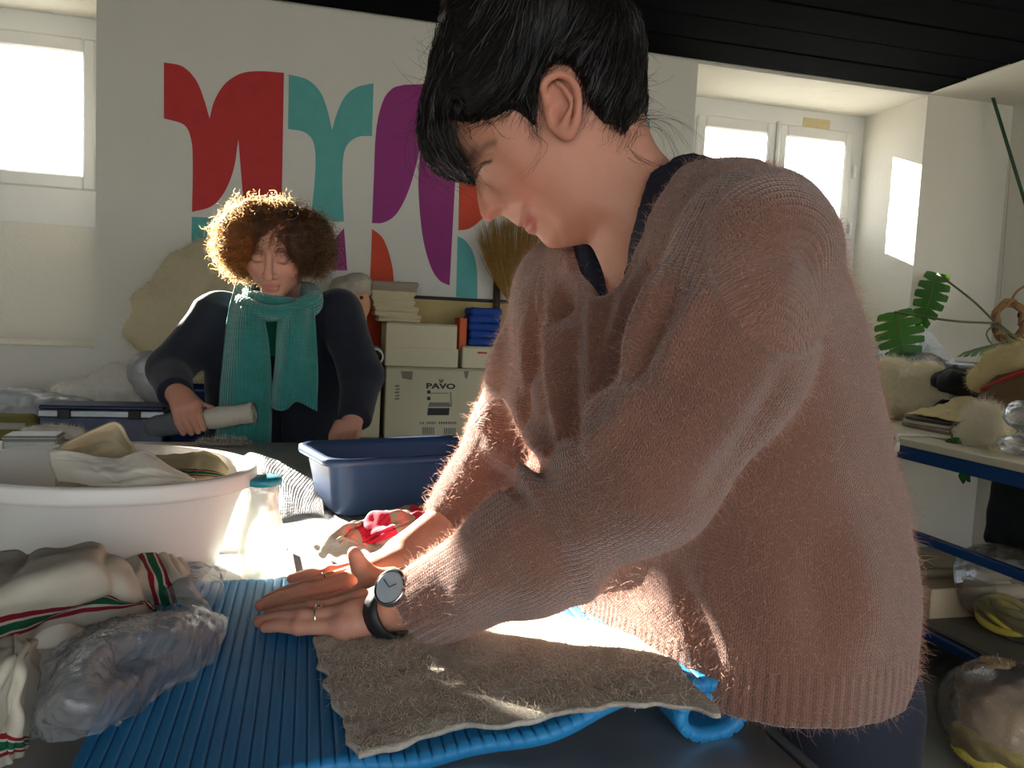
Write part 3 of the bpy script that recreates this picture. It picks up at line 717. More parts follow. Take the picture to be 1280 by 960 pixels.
# ---- patterned cloth, bubble wrap
t = NT('grey cloth with red patches'); s = t.n('ShaderNodeSeparateXYZ'); t.l(t.attr('uvw'), s.inputs[0]); co = t.coord()
x, y = s.outputs[0], s.outputs[1]
def rng(v, a, b): return t.math('MULTIPLY', t.math('GREATER_THAN', v, a), t.math('LESS_THAN', v, b))
base = t.mix(t.noise(co, 30, 3), lin(120,112,98), lin(150,142,126))
zig = t.math('PINGPONG', t.math('ADD', t.math('MULTIPLY', y, 9.0), t.math('MULTIPLY', x, 14.0)), .5)
c = t.mix(t.math('MULTIPLY', rng(y, .34, .62), rng(x, .20, .78)), base, t.mix(t.math('GREATER_THAN', zig, .36), lin(196,30,62), lin(150,24,48)))
tick = t.math('GREATER_THAN', t.math('FRACT', t.math('MULTIPLY', x, 26.0)), .45)
for a, b in ((.66,.72),(.26,.31),(.86,.93)): c = t.mix(t.math('MULTIPLY', rng(y, a, b), tick), c, lin(196,96,92))
c = t.mix(rng(y, .76, .84), c, lin(176,30,52))
M_pat = t.end(t.bsdf(c, .9, t.bump(t.noise(co, 400, 2), .3, .0006)))
pc = cloth('patterned_cloth', [
  [(396,682,.012),(420,664,.040),(450,652,.044),(478,640,.046),(520,630,.050),(560,628,.045)],
  [(402,690,.016),(425,674,.045),(452,662,.040),(484,652,.052),(522,642,.048),(560,640,.040)],
  [(418,692,.010),(440,678,.036),(462,676,.030),(492,664,.046),(525,655,.040),(560,650,.034)],
  [(440,694,.006),(458,688,.016),(474,688,.020),(500,680,.026),(528,672,.024),(560,664,.020)]], M_pat, 60, 90, .003, .012, 30)
tag(pc, 'folded grey cloth with red zigzag patches in front of the blue tub', 'cloth')
M_bub = film('bubble wrap film', clear=.66, haze=(.86,.89,.93), scale=140, bump=.7)
bw_ = [[(300,572,.030),(318,566,.050),(345,575,.046),(372,590,.040),(400,602,.030)],[(305,592,.022),(325,588,.042),(350,594,.038),(380,606,.030),(402,616,.020)],[(318,622,.010),(340,618,.022),(362,618,.022),(386,624,.016),(404,632,.010)],[(338,650,.003),(352,648,.004),(372,644,.004),(392,642,.004),(405,645,.004)]]
def bub(u, v, V):
    a, b = (u*26) % 1-.5, ((v*30+(np.floor(u*26) % 2)*.5) % 1)-.5; return .0022*np.sqrt(np.clip(1-(a*a+b*b)*5, 0, 1))+.004*fbm(V*24)
V1, F1, uv1 = sheet(g3(bw_), 26*7, 30*6, 0, bub); V1[:,2] = np.maximum(V1[:,2], TZ+.002)
tag(mesh('bubble_wrap', V1, F1, M_bub), 'sheet of clear bubble wrap between basin and blue tub', 'bubble wrap')

# ================================================================== the woman bending over the felt
D0 = .775                                    # depth of her head's middle plane
def loc(px, py, w=0.0):                      # pixel -> (a, b) in the head plane, for a feature w nearer than the middle plane
    d = D0-w; return np.array([(px-640)/FPX*d, -(py-480)/FPX*d])
def to_abw(p):
    q = p-A3(CAM); return q@A3(RGT), q@A3(UPV), D0-q@A3(FWD)
def from_abw(a, b, w): return CAM+np.asarray(a)[...,None]*RGT+np.asarray(b)[...,None]*UPV+(D0-np.asarray(w))[...,None]*FWD
def poly_sd(X, Y, poly):
    """signed inside distance (positive inside)"""
    poly = np.asarray(poly, float); n = len(poly); d2 = np.full(X.shape, 1e9); ins = np.zeros(X.shape, bool)
    for i in range(n):
        a, b = poly[i], poly[(i+1)%n]; e = b-a; wx, wy = X-a[0], Y-a[1]
        t = np.clip((wx*e[0]+wy*e[1])/(e@e), 0, 1); d2 = np.minimum(d2, (wx-t*e[0])**2+(wy-t*e[1])**2)
        c = ((a[1] > Y) != (b[1] > Y)); ins ^= c & (X < (b[0]-a[0])*(Y-a[1])/(b[1]-a[1]+1e-12)+a[0])
    return np.where(ins, 1, -1)*np.sqrt(d2)
def tps(P_, v, X, Y, reg=1e-6):
    P_ = np.asarray(P_, float); n = len(P_)
    def U(r2): return np.where(r2 > 0, r2*np.log(r2+1e-20), 0)
    K = U(((P_[:,None]-P_[None])**2).sum(-1))+reg*np.eye(n); A = np.zeros((n+3, n+3)); A[:n,:n] = K; A[:n,n] = 1; A[:n,n+1:] = P_; A[n,:n] = 1; A[n+1:,:n] = P_.T
    s = np.linalg.solve(A, np.concatenate([v, [0,0,0]]))
    out = s[n]+s[n+1]*X+s[n+2]*Y
    for i in range(n): out = out+s[i]*U((X-P_[i,0])**2+(Y-P_[i,1])**2)
    return out
class Field:
    """half width of a symmetric solid over its profile plane"""
    def __init__(s, outline, ctrl, edge, rho_f, rho_lo, rho_hi, h=.001, n_out=3, flat=()):
        pl = np.array([loc(x, y) for x, y in outline]); pl = smooth_path(np.concatenate([pl, pl[:1]]), n_out*len(pl)+1)[:-1]
        lo, hi = pl.min(0)-.03, pl.max(0)+.03; s.lo, s.h = lo, h
        nx, ny = ((hi-lo)/h).astype(int)+2; X, Y = np.meshgrid(lo[0]+np.arange(nx)*h, lo[1]+np.arange(ny)*h, indexing='ij')
        s.X, s.Y = X, Y; s.D = poly_sd(X, Y, pl)
        cp = [loc(x, y, w) for x, y, w in ctrl]; cv = [w for *_, w in ctrl]
        for x, y, w in list(edge)+list(flat): cp.append(loc(x, y)); cv.append(w)
        s.W = np.maximum(tps(np.array(cp)*10, np.array(cv), X*10, Y*10), .004)
        rho = np.clip(s.W*rho_f, rho_lo, rho_hi) if rho_f > 0 else np.interp(s.W, [.045,.062], [rho_hi, rho_lo]); u = s.D/rho
        s.Q = np.where(u > 0, s.W**2*(1-(1-np.clip(u,0,1))**2), 2*s.W**2*np.maximum(u, -3))
    def stroke(s, pts, width, amp, w=.05, n=40):
        """raise (amp>0) or press in a line on the surface, widths in metres"""
        q = smooth_path(np.array([loc(x, y, w) for x, y in pts]), n); d2 = np.full(s.X.shape, 1e9)
        m = (s.X > q[:,0].min()-4*width) & (s.X < q[:,0].max()+4*width) & (s.Y > q[:,1].min()-4*width) & (s.Y < q[:,1].max()+4*width)
        xs, ys = s.X[m], s.Y[m]; dd = np.min((xs[:,None]-q[None,:,0])**2+(ys[:,None]-q[None,:,1])**2, 1)
        W = np.sqrt(np.maximum(s.Q[m], 0)); W2 = np.maximum(W+amp*np.exp(-dd/width**2), 0); s.Q[m] = np.where(s.Q[m] > 0, np.maximum(W2**2, 1e-9), s.Q[m])
    def samp(s, G, a, b):
        x, y = (a-s.lo[0])/s.h, (b-s.lo[1])/s.h; x = np.clip(x, 0, G.shape[0]-1.001); y = np.clip(y, 0, G.shape[1]-1.001)
        i, j = x.astype(int), y.astype(int); f, g = x-i, y-j
        return (G[i,j]*(1-f)+G[i+1,j]*f)*(1-g)+(G[i,j+1]*(1-f)+G[i+1,j+1]*f)*g
    def sdf(s, a, b, w):
        Q = s.samp(s.Q, a, b); return ((w*w-Q)/(2*np.sqrt(np.maximum(Q, 1.5e-4))+np.abs(w)*.3)).astype(np.float32)

skin_out = [(610,25),(575,62),(552,105),(549,130),(553,150),(563,173),(572,192),(583,204),(591,216),(594,227),(596,240),(598,255),(601,268),(606,275),(612,277),(619,273),(626,270),(632,271),(640,277),(649,283),(654,282),(656,287),(663,292),(671,294),(677,301),(683,307),(693,310),(706,309),(722,306),(737,305),(747,322),(757,350),(766,400),(790,470),(860,480),(905,400),(905,300),(880,245),(855,222),(835,205),(818,185),(806,155),(799,115),(789,72),(763,35),(705,5),(650,6)]
skin_ctrl = [(700,60,.074),(640,60,.068),(760,80,.064),(600,90,.054),(575,120,.042),(675,165,.068),(690,205,.065),(700,130,.0715),(745,130,.069),(780,120,.052),
 (765,250,.055),(790,215,.052),(775,300,.049),(757,318,.036),(810,245,.056),(830,300,.065),(800,380,.075),(860,420,.09)]
# the same for the face, read square-on to its middle plane
skin_flat = [(601,240,.0090),(607,240,.0115),(614,242,.0135),(604,257,.0095),(611,259,.0120),(618,262,.0138),(624,263,.0155),(629,265,.0165),(600,226,.0090),(606,230,.0125),
 (634,266,.0190),(622,247,.0170),(613,235,.0165),(637,271,.0200),(629,245,.0280),(640,256,.0350),(648,267,.0350),(620,235,.0265),(637,240,.0410),(650,252,.0470),(612,227,.0245),
 (605,219,.0330),(600,215,.0270),(611,215,.0395),(618,221,.0395),(622,212,.0490),(588,207,.0260),(594,203,.0340),(604,200,.0430),(616,199,.0520),
 (640,222,.0560),(655,215,.0620),(655,235,.0570),(575,190,.0300),(567,172,.0290),(585,185,.0430),(600,185,.0510),(583,165,.0450),(612,165,.0590),
 (641,277,.0140),(648,280,.0180),(655,277,.0235),(663,275,.0300),(660,288,.0180),(668,287,.0215),(672,281,.0295),(679,294,.0210),(690,302,.0210),(690,289,.0330),(701,294,.0350),(684,280,.0370),
 (700,268,.0520),(680,266,.0460),(722,285,.0470),(742,262,.0560),(740,222,.0620),(665,255,.0500)]
skin_edge = [(610,25,.05),(552,105,.034),(553,150,.030),(572,192,.024),(583,204,.017),(591,216,.010),(596,240,.0065),(600,262,.0078),(608,276,.0085),(619,273,.0085),(630,271,.010),(649,283,.016),(656,287,.016),(671,294,.018),(683,307,.017),(700,309,.020),(725,306,.03),(740,306,.033),(757,350,.05),(790,470,.09),(880,245,.07),(835,205,.045),(806,155,.05),(789,72,.05),(705,5,.055)]
FS = Field(skin_out, skin_ctrl, skin_edge, .85, .0045, .030, flat=skin_flat)
# facial relief (only real relief, not shading)
FS.stroke([(634,252),(648,256),(668,262),(688,270),(700,284),(705,303)], .0035, -.0022)
FS.stroke([(640,246),(655,252),(676,260),(692,268)], .0060, .0022)
FS.stroke([(655,283),(658,277),(663,269)], .0016, -.0030, .02)            # lip line
FS.stroke([(661,290),(666,281)], .0032, .0012, .02)
FS.stroke([(664,268),(669,275),(671,284)], .0035, -.0014, .025)
FS.stroke([(675,299),(683,292),(690,286)], .0040, -.0012, .025)
FS.stroke([(618,268),(623,265),(628,263)], .0022, -.0040, .013)           # nostril
FS.stroke([(624,255),(630,257),(632,263)], .0032, .0014, .017)            # wing of the nose
FS.stroke([(629,249),(635,255),(636,264)], .0016, -.0014, .021)
FS.stroke([(596,206),(601,201),(608,199),(614,201)], .0040, .0030, .040)  # upper lid
FS.stroke([(589,200),(596,193),(606,190),(617,192)], .0018, -.0022, .042) # lid crease
FS.stroke([(582,199),(593,189),(608,182),(622,182)], .0050, .0018, .045)  # brow ridge
FS.stroke([(599,216),(607,213),(615,209)], .0030, .0012, .040)
FS.stroke([(757,300),(765,330),(772,360)], .0060, -.0020, .04)
FS.stroke([(748,270),(770,300),(785,340)], .0080, .0025, .05)
EAR = dict(
 helix=[(683,134,.074),(681,122,.079),(679,110,.084),(685,99,.087),(698,93,.089),(711,98,.091),(720,110,.092),(723,127,.092),(722,142,.090),(719,156,.086),(713,167,.081)],
 anti=[(697,104,.084),(706,112,.087),(712,124,.088),(712,138,.086),(707,149,.083),(702,154,.081)])
def W3(px, py, w): return P(px, py, D0-w)
ear_h = [W3(*q) for q in smooth_path(EAR['helix'], 22)]; ear_a = [W3(*q) for q in smooth_path(EAR['anti'], 12)]
def ear_sdf(p):
    R = np.stack([RGT, UPV, FWD], 1)
    d = ell(p, W3(702,131,.077), (.0165,.0285,.0055), R)
    d = smin(d, chain(p, ear_h, [.0030]*4+[.0034]*14+[.0042]*4, .001), .003)
    d = smin(d, chain(p, ear_a, [.0022]*3+[.0030]*9, .001), .003)
    d = smin(d, ell(p, W3(709,163,.079), (.0080,.0095,.0050), R), .005)
    d = smin(d, ell(p, W3(689,140,.078), (.0036,.0056,.0040), R), .003)       # tragus
    d = smax(d, -ell(p, W3(697,141,.086), (.0042,.0085,.0090), R), .003)      # canal and concha
    d = smax(d, -ell(p, W3(701,130,.090), (.0072,.0075,.0085), R), .003)
    d = smax(d, -ell(p, W3(692,112,.093), (.0075,.0080,.0080), R), .003)
    return smin(d, ell(p, W3(698,132,.066), (.010,.020,.012), R), .004)
def mirror(p):
    w = D0-(p-A3(CAM))@A3(FWD); q = p.copy(); q += (2*np.minimum(w, 0))[:,None]*A3(FWD)*-1*-1 if False else 0
    s = np.minimum(w, 0)                      # points behind the middle plane are folded to the near side
    return (q+(2*s)[:,None]*A3(FWD)).astype(np.float32)
def head_sdf(p):
    p = A3(p); a, b, w = to_abw(p); d = FS.sdf(a, b, w)
    return smin(d, ear_sdf(mirror(p)), .003)
hb = np.array([from_abw(np.array(x), np.array(y), np.array(z)) for x in (-.10,.235) for y in (-.01,.40) for z in (-.105,.105)])
Vh, Fh = sdf_mesh(head_sdf, hb.min(0), hb.max(0), .0019, 2.2)
# keep only what is near the head's own box (drop the cut rim of the neck inside the clothes)
# ---- colour of the skin, per vertex
def skin_colour(V):
    a, b, w = to_abw(V); base = np.tile(np.array(lin(196,140,116)), (len(V),1)); aw = np.abs(w)
    def blob(px, py, ww, r, col, k=1.0):
        nonlocal base
        q = loc(px, py, ww); f = np.exp(-((a-q[0])**2+(b-q[1])**2+(aw-ww)**2)/r**2)*k; base = base*(1-f[:,None])+np.array(lin(*col))*f[:,None]
    def line(pts, ww, r, col, k=1.0):
        nonlocal base
        q = smooth_path(np.array([loc(x, y, ww) for x, y in pts]), 30); d2 = np.min((a[:,None]-q[None,:,0])**2+(b[:,None]-q[None,:,1])**2, 1)+np.where(aw > ww+.02, 1, 0)
        f = np.exp(-d2/r**2)*k; base = base*(1-f[:,None])+np.array(lin(*col))*f[:,None]
    blob(648,240,.05,.022,(204,122,102),.6); blob(612,270,.006,.012,(206,124,106),.6); blob(705,125,.088,.030,(196,120,98),.5)
    line([(649,281),(656,280),(662,272)], .015, .0030, (172,84,82), .9); line([(658,290),(666,284),(667,276)], .015, .0030, (182,94,90), .9)
    for k in range(3): line([(565,178),(574,184),(583,193),(592,190)], .03, .0042, (60,44,38), .42)
    line([(592,189),(606,181),(618,180)], .05, .0030, (70,50,42), .6)
    line([(593,211),(598,206),(605,203),(614,203)], .036, .0014, (40,26,24), .95)
    line([(597,210),(604,207)], .034, .0009, (214,200,190), .55)
    blob(712,280,.05,.0022,(110,60,50),.8)
    return base
col_h = skin_colour(Vh)

# ---- torso frame
E_S = np.array([-.41*RGT[0]*1+.91*_f[0]/math.cos(PIT), -.41*RGT[1]+.91*_f[1]/math.cos(PIT), 0]); E_S /= np.linalg.norm(E_S)      # towards her right shoulder
E_F = np.array([-E_S[1], E_S[0], 0]); E_F = E_F if (E_F@RGT) < 0 else -E_F                                                        # the way she faces
rows = [(255,838,.100,.055),(300,858,.145,.080),(350,872,.158,.097),(400,886,.162,.103),(500,902,.165,.112),(600,912,.170,.122),(700,920,.174,.130),(800,912,.174,.136)]
rc = np.array([P(cx, y, .78) for y, cx, *_ in rows]); rz_ = rc[:,2][::-1].copy()
r_x, r_y = rc[::-1,0].copy(), rc[::-1,1].copy(); r_s = np.array([q[2] for q in rows])[::-1].copy(); r_t = np.array([q[3] for q in rows])[::-1].copy()
HEM = rz_[0]; HEMC = rc[-1]
def torso_sdf(p, grow=0.0):
    z = np.clip(p[:,2], rz_[0], rz_[-1]); cx, cy = np.interp(z, rz_, r_x), np.interp(z, rz_, r_y); s_, t_ = np.interp(z, rz_, r_s)+grow, np.interp(z, rz_, r_t)+grow
    dx_, dy_ = p[:,0]-cx, p[:,1]-cy; u = dx_*E_S[0]+dy_*E_S[1]; v = dx_*E_F[0]+dy_*E_F[1]
    k = (np.abs(u/s_)**2.3+np.abs(v/t_)**2.3)**(1/2.3); d = (k-1)*np.minimum(s_, t_)
    return np.maximum(d, np.maximum(HEM-p[:,2], p[:,2]-rz_[-1]-.0)).astype(np.float32)
NEAR_ARM = [P(*q) for q in ((945,312,.625),(900,445,.615),(808,590,.625),(668,684,.69),(533,757,.757))]; NEAR_R = [.062,.063,.053,.049,.042]
FAR_ARM = [P(*q) for q in ((706,362,.95),(672,460,.985),(640,545,1.01),(600,610,1.01),(556,655,1.0))]; FAR_R = [.055,.055,.050,.042,.036]
DRAPE = [P(*q) for q in ((752,400,.76),(738,480,.79),(742,560,.80),(770,640,.80))]; DRAPE_R = [.035,.052,.058,.06]
DRAPE2 = [P(*q) for q in ((700,400,.90),(698,500,.91),(715,590,.90))]; DRAPE2_R = [.05,.05,.05]
SHO = [P(945,312,.625), P(862,292,.76), P(780,325,.86), P(706,362,.95)]; SHO_R = [.062,.066,.062,.055]
MIDC = P(800,300,.775)
def sag(p):
    """slide along her side axis onto the middle plane; px, py there and the sideways distance"""
    s_ = (p-A3(MIDC))@A3(E_S); q = p-s_[:,None]*A3(E_S)-A3(CAM); d = q@A3(FWD)
    return 640+FPX*(q@A3(RGT))/d, 480-FPX*(q@A3(UPV))/d, s_
def neck_cut(p, poly, hw):
    px, py, s_ = sag(p); D = poly_sd(px, py, poly)*.00079; h = np.interp(py, hw[0], hw[1])
    return np.maximum(np.abs(s_+.002)-h, -D).astype(np.float32)
NK = [(868,236),(824,264),(794,300),(774,346),(757,399),(690,399),(690,150),(842,150)]
NKH = ([150,225,260,300,340,370,399,410],[.088,.086,.082,.072,.050,.028,.002,-.01])
def cuffed(p, arm, rr, hole, k):
    d = chain(p, arm, rr, k); ca, cb = A3(arm[-1]), A3(arm[-1]-arm[-2]); cb = cb/np.linalg.norm(cb)
    d = smax(d, (p-ca)@cb-.004, .006); return smax(d, -cap(p, ca-cb*.012, ca+cb*.05, hole[0], hole[1]), .004)
def sweater_sdf(p):
    p = A3(p); d = torso_sdf(p); d = smin(d, chain(p, SHO, SHO_R, .03), .05)
    far = cuffed(p, FAR_ARM, FAR_R, (.020,.029), .03); d = smin(d, far, .035)
    d = smin(d, chain(p, DRAPE, DRAPE_R, .02), .04); d = smin(d, chain(p, DRAPE2, DRAPE2_R, .02), .035)
    near = cuffed(p, NEAR_ARM, NEAR_R, (.022,.035), .04); d = smin(d, near, .008)
    return smax(d, -neck_cut(p, NK, NKH), .008)
pts_ = np.concatenate([rc, NEAR_ARM, FAR_ARM]); Vs, Fs_ = sdf_mesh(sweater_sdf, pts_.min(0)-[.25,.25,.08], pts_.max(0)+[.25,.25,.12], .0045, 1.7)
Ns = vnormals(Vs, Fs_)
# knit coordinates: along / around the nearest tube
def tube_coords(V, pts, rs_, ref):
    best = np.full(len(V), 1e9); al = np.zeros(len(V)); ar = np.zeros(len(V)); acc = 0
    for i in range(len(pts)-1):
        a, b = np.array(pts[i]), np.array(pts[i+1]); ab = b-a; L = np.linalg.norm(ab); t = np.clip(((V-a)@ab)/L**2, 0, 1); q = V-a-t[:,None]*ab; r = rs_[i]+(rs_[i+1]-rs_[i])*t
        d = np.linalg.norm(q, axis=1)-r; m_ = d < best; e1 = ref-ab/L*(ref@ab)/L; e1 /= np.linalg.norm(e1); e2 = np.cross(ab/L, e1)
        best = np.where(m_, d, best); al = np.where(m_, acc+t*L, al); ar = np.where(m_, np.arctan2(q@e2, q@e1)*.055, ar); acc += L
    return best, al, ar
sp = lambda pts, rr, n: (list(smooth_path(np.array(pts), n)), list(smooth_path(np.array(rr)[:,None], n)[:,0]))
bn, aln, arn = tube_coords(Vs, *sp(NEAR_ARM, NEAR_R, 36), -FWD); bf, alf, arf = tube_coords(Vs, *sp(FAR_ARM, FAR_R, 30), -FWD); bsd = torso_sdf(A3(Vs))
zc = np.clip(Vs[:,2], rz_[0], rz_[-1]); u_ = (Vs[:,0]-np.interp(zc, rz_, r_x))*E_S[0]+(Vs[:,1]-np.interp(zc, rz_, r_y))*E_S[1]; v_ = (Vs[:,0]-np.interp(zc, rz_, r_x))*E_F[0]+(Vs[:,1]-np.interp(zc, rz_, r_y))*E_F[1]
ka = np.stack([np.arctan2(u_, v_)*.17, Vs[:,2]], -1)
sho_x = [SHO[0]+(SHO[0]-SHO[1])/np.linalg.norm(SHO[0]-SHO[1])*.10]+SHO; bs2, als, ars = tube_coords(Vs, *sp(sho_x, [SHO_R[0]]+SHO_R, 30), -FWD)
isn = bn < np.minimum(np.minimum(bsd, bf), bs2)+.004; isf = (bf < np.minimum(bsd, bs2)) & ~isn & (alf > .20); iss = (bs2 < bsd) & ~isn & ~isf
# the near sleeve is knitted flat: straight rows that turn at the elbow
elb = NEAR_ARM[2]; dA = NEAR_ARM[2]-NEAR_ARM[0]; dA /= np.linalg.norm(dA); dB = NEAR_ARM[4]-NEAR_ARM[2]; dB /= np.linalg.norm(dB); aE = np.linalg.norm(NEAR_ARM[1]-NEAR_ARM[0])+np.linalg.norm(NEAR_ARM[2]-NEAR_ARM[1])
wE = np.clip((aln-aE+.10)/.20, 0, 1); wE = (wE*wE*(3-2*wE))[:,None]; dW = dA*(1-wE)+dB*wE; dW /= np.linalg.norm(dW, axis=1)[:,None]; pW = np.cross(dW, FWD); pW /= np.linalg.norm(pW, axis=1)[:,None]
flatk = np.stack([((Vs-elb)*pW).sum(1), ((Vs-elb)*dW).sum(1)], -1)
knit = np.where(isn[:,None], flatk, np.where(isf[:,None], np.stack([arf, alf], -1), np.where(iss[:,None], np.stack([als, ars], -1), ka)))
# folds, laid out along lines on the garment
px_, py_, dp_ = proj(Vs); facing = (Ns@FWD) < .35
def fold(pts, width, amp, dlo=.4, dhi=1.3):
    q = smooth_path(np.array(pts, float), 40); m_ = (px_ > q[:,0].min()-3*width) & (px_ < q[:,0].max()+3*width) & (py_ > q[:,1].min()-3*width) & (py_ < q[:,1].max()+3*width) & (dp_ > dlo) & (dp_ < dhi) & facing
    d2 = (px_[m_][:,None]-q[None,:,0])**2+(py_[m_][:,None]-q[None,:,1])**2; k = np.argmin(d2, 1); t = k/39.0
    OFF[m_] += 1.2*amp*np.exp(-d2[np.arange(len(k)), k]/width**2)*np.clip(np.sin(np.clip(t, .001, .999)*math.pi)*1.25, 0, 1)
OFF = np.zeros(len(Vs))
for pts, w_, a_ in (
  ([(694,335),(693,420),(696,500),(706,575)], 9, .012), ([(713,335),(714,420),(719,520),(730,590)], 9, -.010), ([(672,380),(672,460),(688,545)], 8, -.008), ([(660,380),(658,450),(672,520)], 8, .006),
  ([(738,335),(742,405),(740,475),(736,570)], 10, .010), ([(808,308),(786,370),(765,425),(747,505)], 8, .011), ([(823,318),(801,375),(780,428),(760,500)], 7, -.010),
  ([(846,318),(816,370),(795,412),(771,480)], 8, .011), ([(856,342),(828,395),(802,447),(782,492)], 8, -.011), ([(890,340),(850,420),(815,490)], 16, .006),
  ([(640,480),(665,540),(700,585)], 10, .008), ([(622,505),(650,560),(695,610)], 9, -.009), ([(600,555),(640,575),(690,640)], 12, .010), ([(596,585),(630,600),(668,640)], 8, -.010),
  ([(870,640),(900,600),(960,510),(990,440)], 14, -.005), ([(700,570),(760,540),(800,470)], 16, .006), ([(860,700),(900,780),(930,850)], 16, .005), ([(840,690),(870,770),(900,850)], 14, -.006),
  ([(740,700),(735,770),(748,826)], 14, .006), ([(1060,640),(1080,720),(1090,820)], 30, .005), ([(1010,660),(1020,760),(1030,860)], 26, -.005),
  ([(560,712),(580,740),(570,790)], 16, .004), ([(620,690),(640,730),(630,790)], 18, -.004), ([(700,640),(730,690),(720,740)], 20, .004)): fold(pts, w_, a_)
Vs = Vs+Ns*(OFF+.004*fbm(Vs*11)+.0012*fbm(Vs*45))[:,None]
Vs = laplace(Vs, Fs_, 2, .5); Ns = vnormals(Vs, Fs_)
# ribbed bands at hem and cuffs
band = np.maximum(np.clip((HEM+.045-Vs[:,2])/.004, 0, 1)*(~isn)*(~isf), np.clip((aln-(sum(np.linalg.norm(np.diff(NEAR_ARM, axis=0), axis=1))-.035))/.004, 0, 1)*isn)
t = NT('pink brown mohair knit'); co = t.coord(); s = t.n('ShaderNodeSeparateXYZ'); t.l(t.attr('uvw'), s.inputs[0])
CW, RH = .0042, .0033
fx = t.math('SUBTRACT', t.math('FRACT', t.math('DIVIDE', s.outputs[0], CW)), .5); ax_ = t.math('ABSOLUTE', fx)
vv = t.math('FRACT', t.math('ADD', t.math('DIVIDE', s.outputs[1], RH), t.math('MULTIPLY', ax_, -1.3)))
leg = t.math('SUBTRACT', 1.0, t.math('POWER', t.math('ABSOLUTE', t.math('SUBTRACT', t.math('MULTIPLY', vv, 2.0), 1.0)), 2.0))
side = t.math('SUBTRACT', 1.0, t.math('POWER', t.math('MULTIPLY', t.math('ABSOLUTE', t.math('SUBTRACT', ax_, .25)), 4.0), 3.0))
st = t.math('MULTIPLY', leg, side, True)
ribs = t.math('MULTIPLY', t.math('SINE', t.math('MULTIPLY', s.outputs[0], 2*math.pi/.009)), t.attr('band', 'Fac'))
fz = t.noise(co, 420, 3, .7); hgt = t.math('ADD', t.math('ADD', st, t.math('MULTIPLY', fz, .5)), t.math('MULTIPLY', ribs, 1.2))
c0 = t.mix(t.noise(co, 9, 4), lin(128,88,74), lin(152,110,92)); c1_ = c0
nr = t.bump(hgt, .60, .0024)
d1 = t.bsdf(c1_, .95, nr, Sheen_Weight=.5, Sheen_Roughness=.4); trl = t.n('ShaderNodeBsdfTranslucent'); t.l(t.mix(.3, c1_, lin(225,120,90)), trl.inputs[0]); t.l(nr, trl.inputs['Normal'])
M_knit = t.end(t.shmix(.18, d1, trl.outputs[0]))

woman = tag(empty('person', (rc[-1][0]+.02, rc[-1][1]+.02, 0)), 'woman in a pink brown mohair sweater bending over to rub felt with flat hands', 'person')
t = NT('skin'); c_ = t.attr('tint', 'Color'); co = t.coord(); pz = t.noise(co, 90, 5, .7); c_ = t.mix(t.math('MULTIPLY', pz, .22), c_, lin(150,84,66))
sk = t.bsdf(c_, .58, t.bump(t.math('ADD', t.noise(co, 700, 3), t.math('MULTIPLY', t.noise(co, 160, 4), 1.6)), .22, .0009), Subsurface_Weight=.34, Subsurface_Scale=.014, Specular_IOR_Level=.35)
M_skin = t.end(sk)
for n_ in t.t.nodes:
    if n_.type == 'BSDF_PRINCIPLED': n_.inputs['Subsurface Radius'].default_value = (1.0,.35,.2)

# ---- hands
def hand(fingers, palm, thumb, arm):
    """fingers: px,py,height above table of MCP, PIP, tip"""
    F_ = [[onz(x, y, TZ+h) for x, y, h in f] for f in fingers]; Pm = [onz(x, y, TZ+h) for x, y, h in palm]; T_ = [onz(x, y, TZ+h) for x, y, h in thumb]
    knuck = []
    rf = [(.0096,.0086,.0068),(.0098,.0088,.0070),(.0094,.0084,.0067),(.0086,.0074,.0060)]
    def f(p):
        p = A3(p); d = None
        for (m_, q, e), (ra, rb, rc_) in zip(F_, rf):
            dip = q*.42+e*.58+np.array([0,0,.0018])
            g = np.minimum(np.minimum(cap(p, m_, q, ra*.98, rb), cap(p, q, dip, rb, rc_*1.08)), cap(p, dip, e, rc_*1.08, rc_*.92))
            g = smin(g, ell(p, q+np.array([0,0,.001]), (rb*1.08,)*3), .004); d = g if d is None else smin(d, g, .0028)
        pal = None
        for i, (m_, q, e) in enumerate(F_):
            wv = Pm[0]*(1-i/3)+Pm[1]*(i/3); g = cap(p, m_-np.array([0,0,.003]), wv, .0125 if i < 3 else .0115, .0165); pal = g if pal is None else smin(pal, g, .012)
        for (m_, q, e) in F_: pal = smin(pal, ell(p, m_+np.array([0,0,.0030]), (.0088,.0088,.0072)), .007)
        d = smin(d, pal, .007)
        for (m_, q, e) in F_:                 # tendons
            wv = (Pm[0]+Pm[1])/2; d = smin(d, cap(p, m_+np.array([0,0,.0065]), (m_*.35+wv*.65)+np.array([0,0,.0125]), .0028, .0022), .005)
        th = smin(cap(p, T_[0], T_[1], .0165, .0118), smin(cap(p, T_[1], T_[2], .0112, .0098), cap(p, T_[2], T_[3], .0102, .0074), .002), .006)
        d = smin(d, th, .010)
        return smin(d, chain(p, [(Pm[0]+Pm[1])/2]+arm, [.0245]+[.027+.004*i for i in range(len(arm))], .004), .012)
    al = np.array([q for w in F_ for q in w]+Pm+T_+arm)
    return sdf_mesh(f, al.min(0)-.045, al.max(0)+.045, .0017, 1.3), F_, Pm, T_
NA = [P(560,735,.755), P(640,700,.705)]
(Vn, Fn), NF, NP, NT_ = hand([[(457,742,.040),(400,756,.031),(352,762,.021)],[(448,752,.043),(390,764,.033),(337,770,.020)],[(440,766,.040),(380,773,.031),(325,777,.019)],[(430,782,.031),(374,784,.025),(332,784,.019)]],
   [(502,738,.050),(503,764,.042)], [(488,728,.046),(465,724,.050),(450,708,.062),(443,692,.078)], NA)
FA = [P(556,656,.99), P(596,616,1.005)]
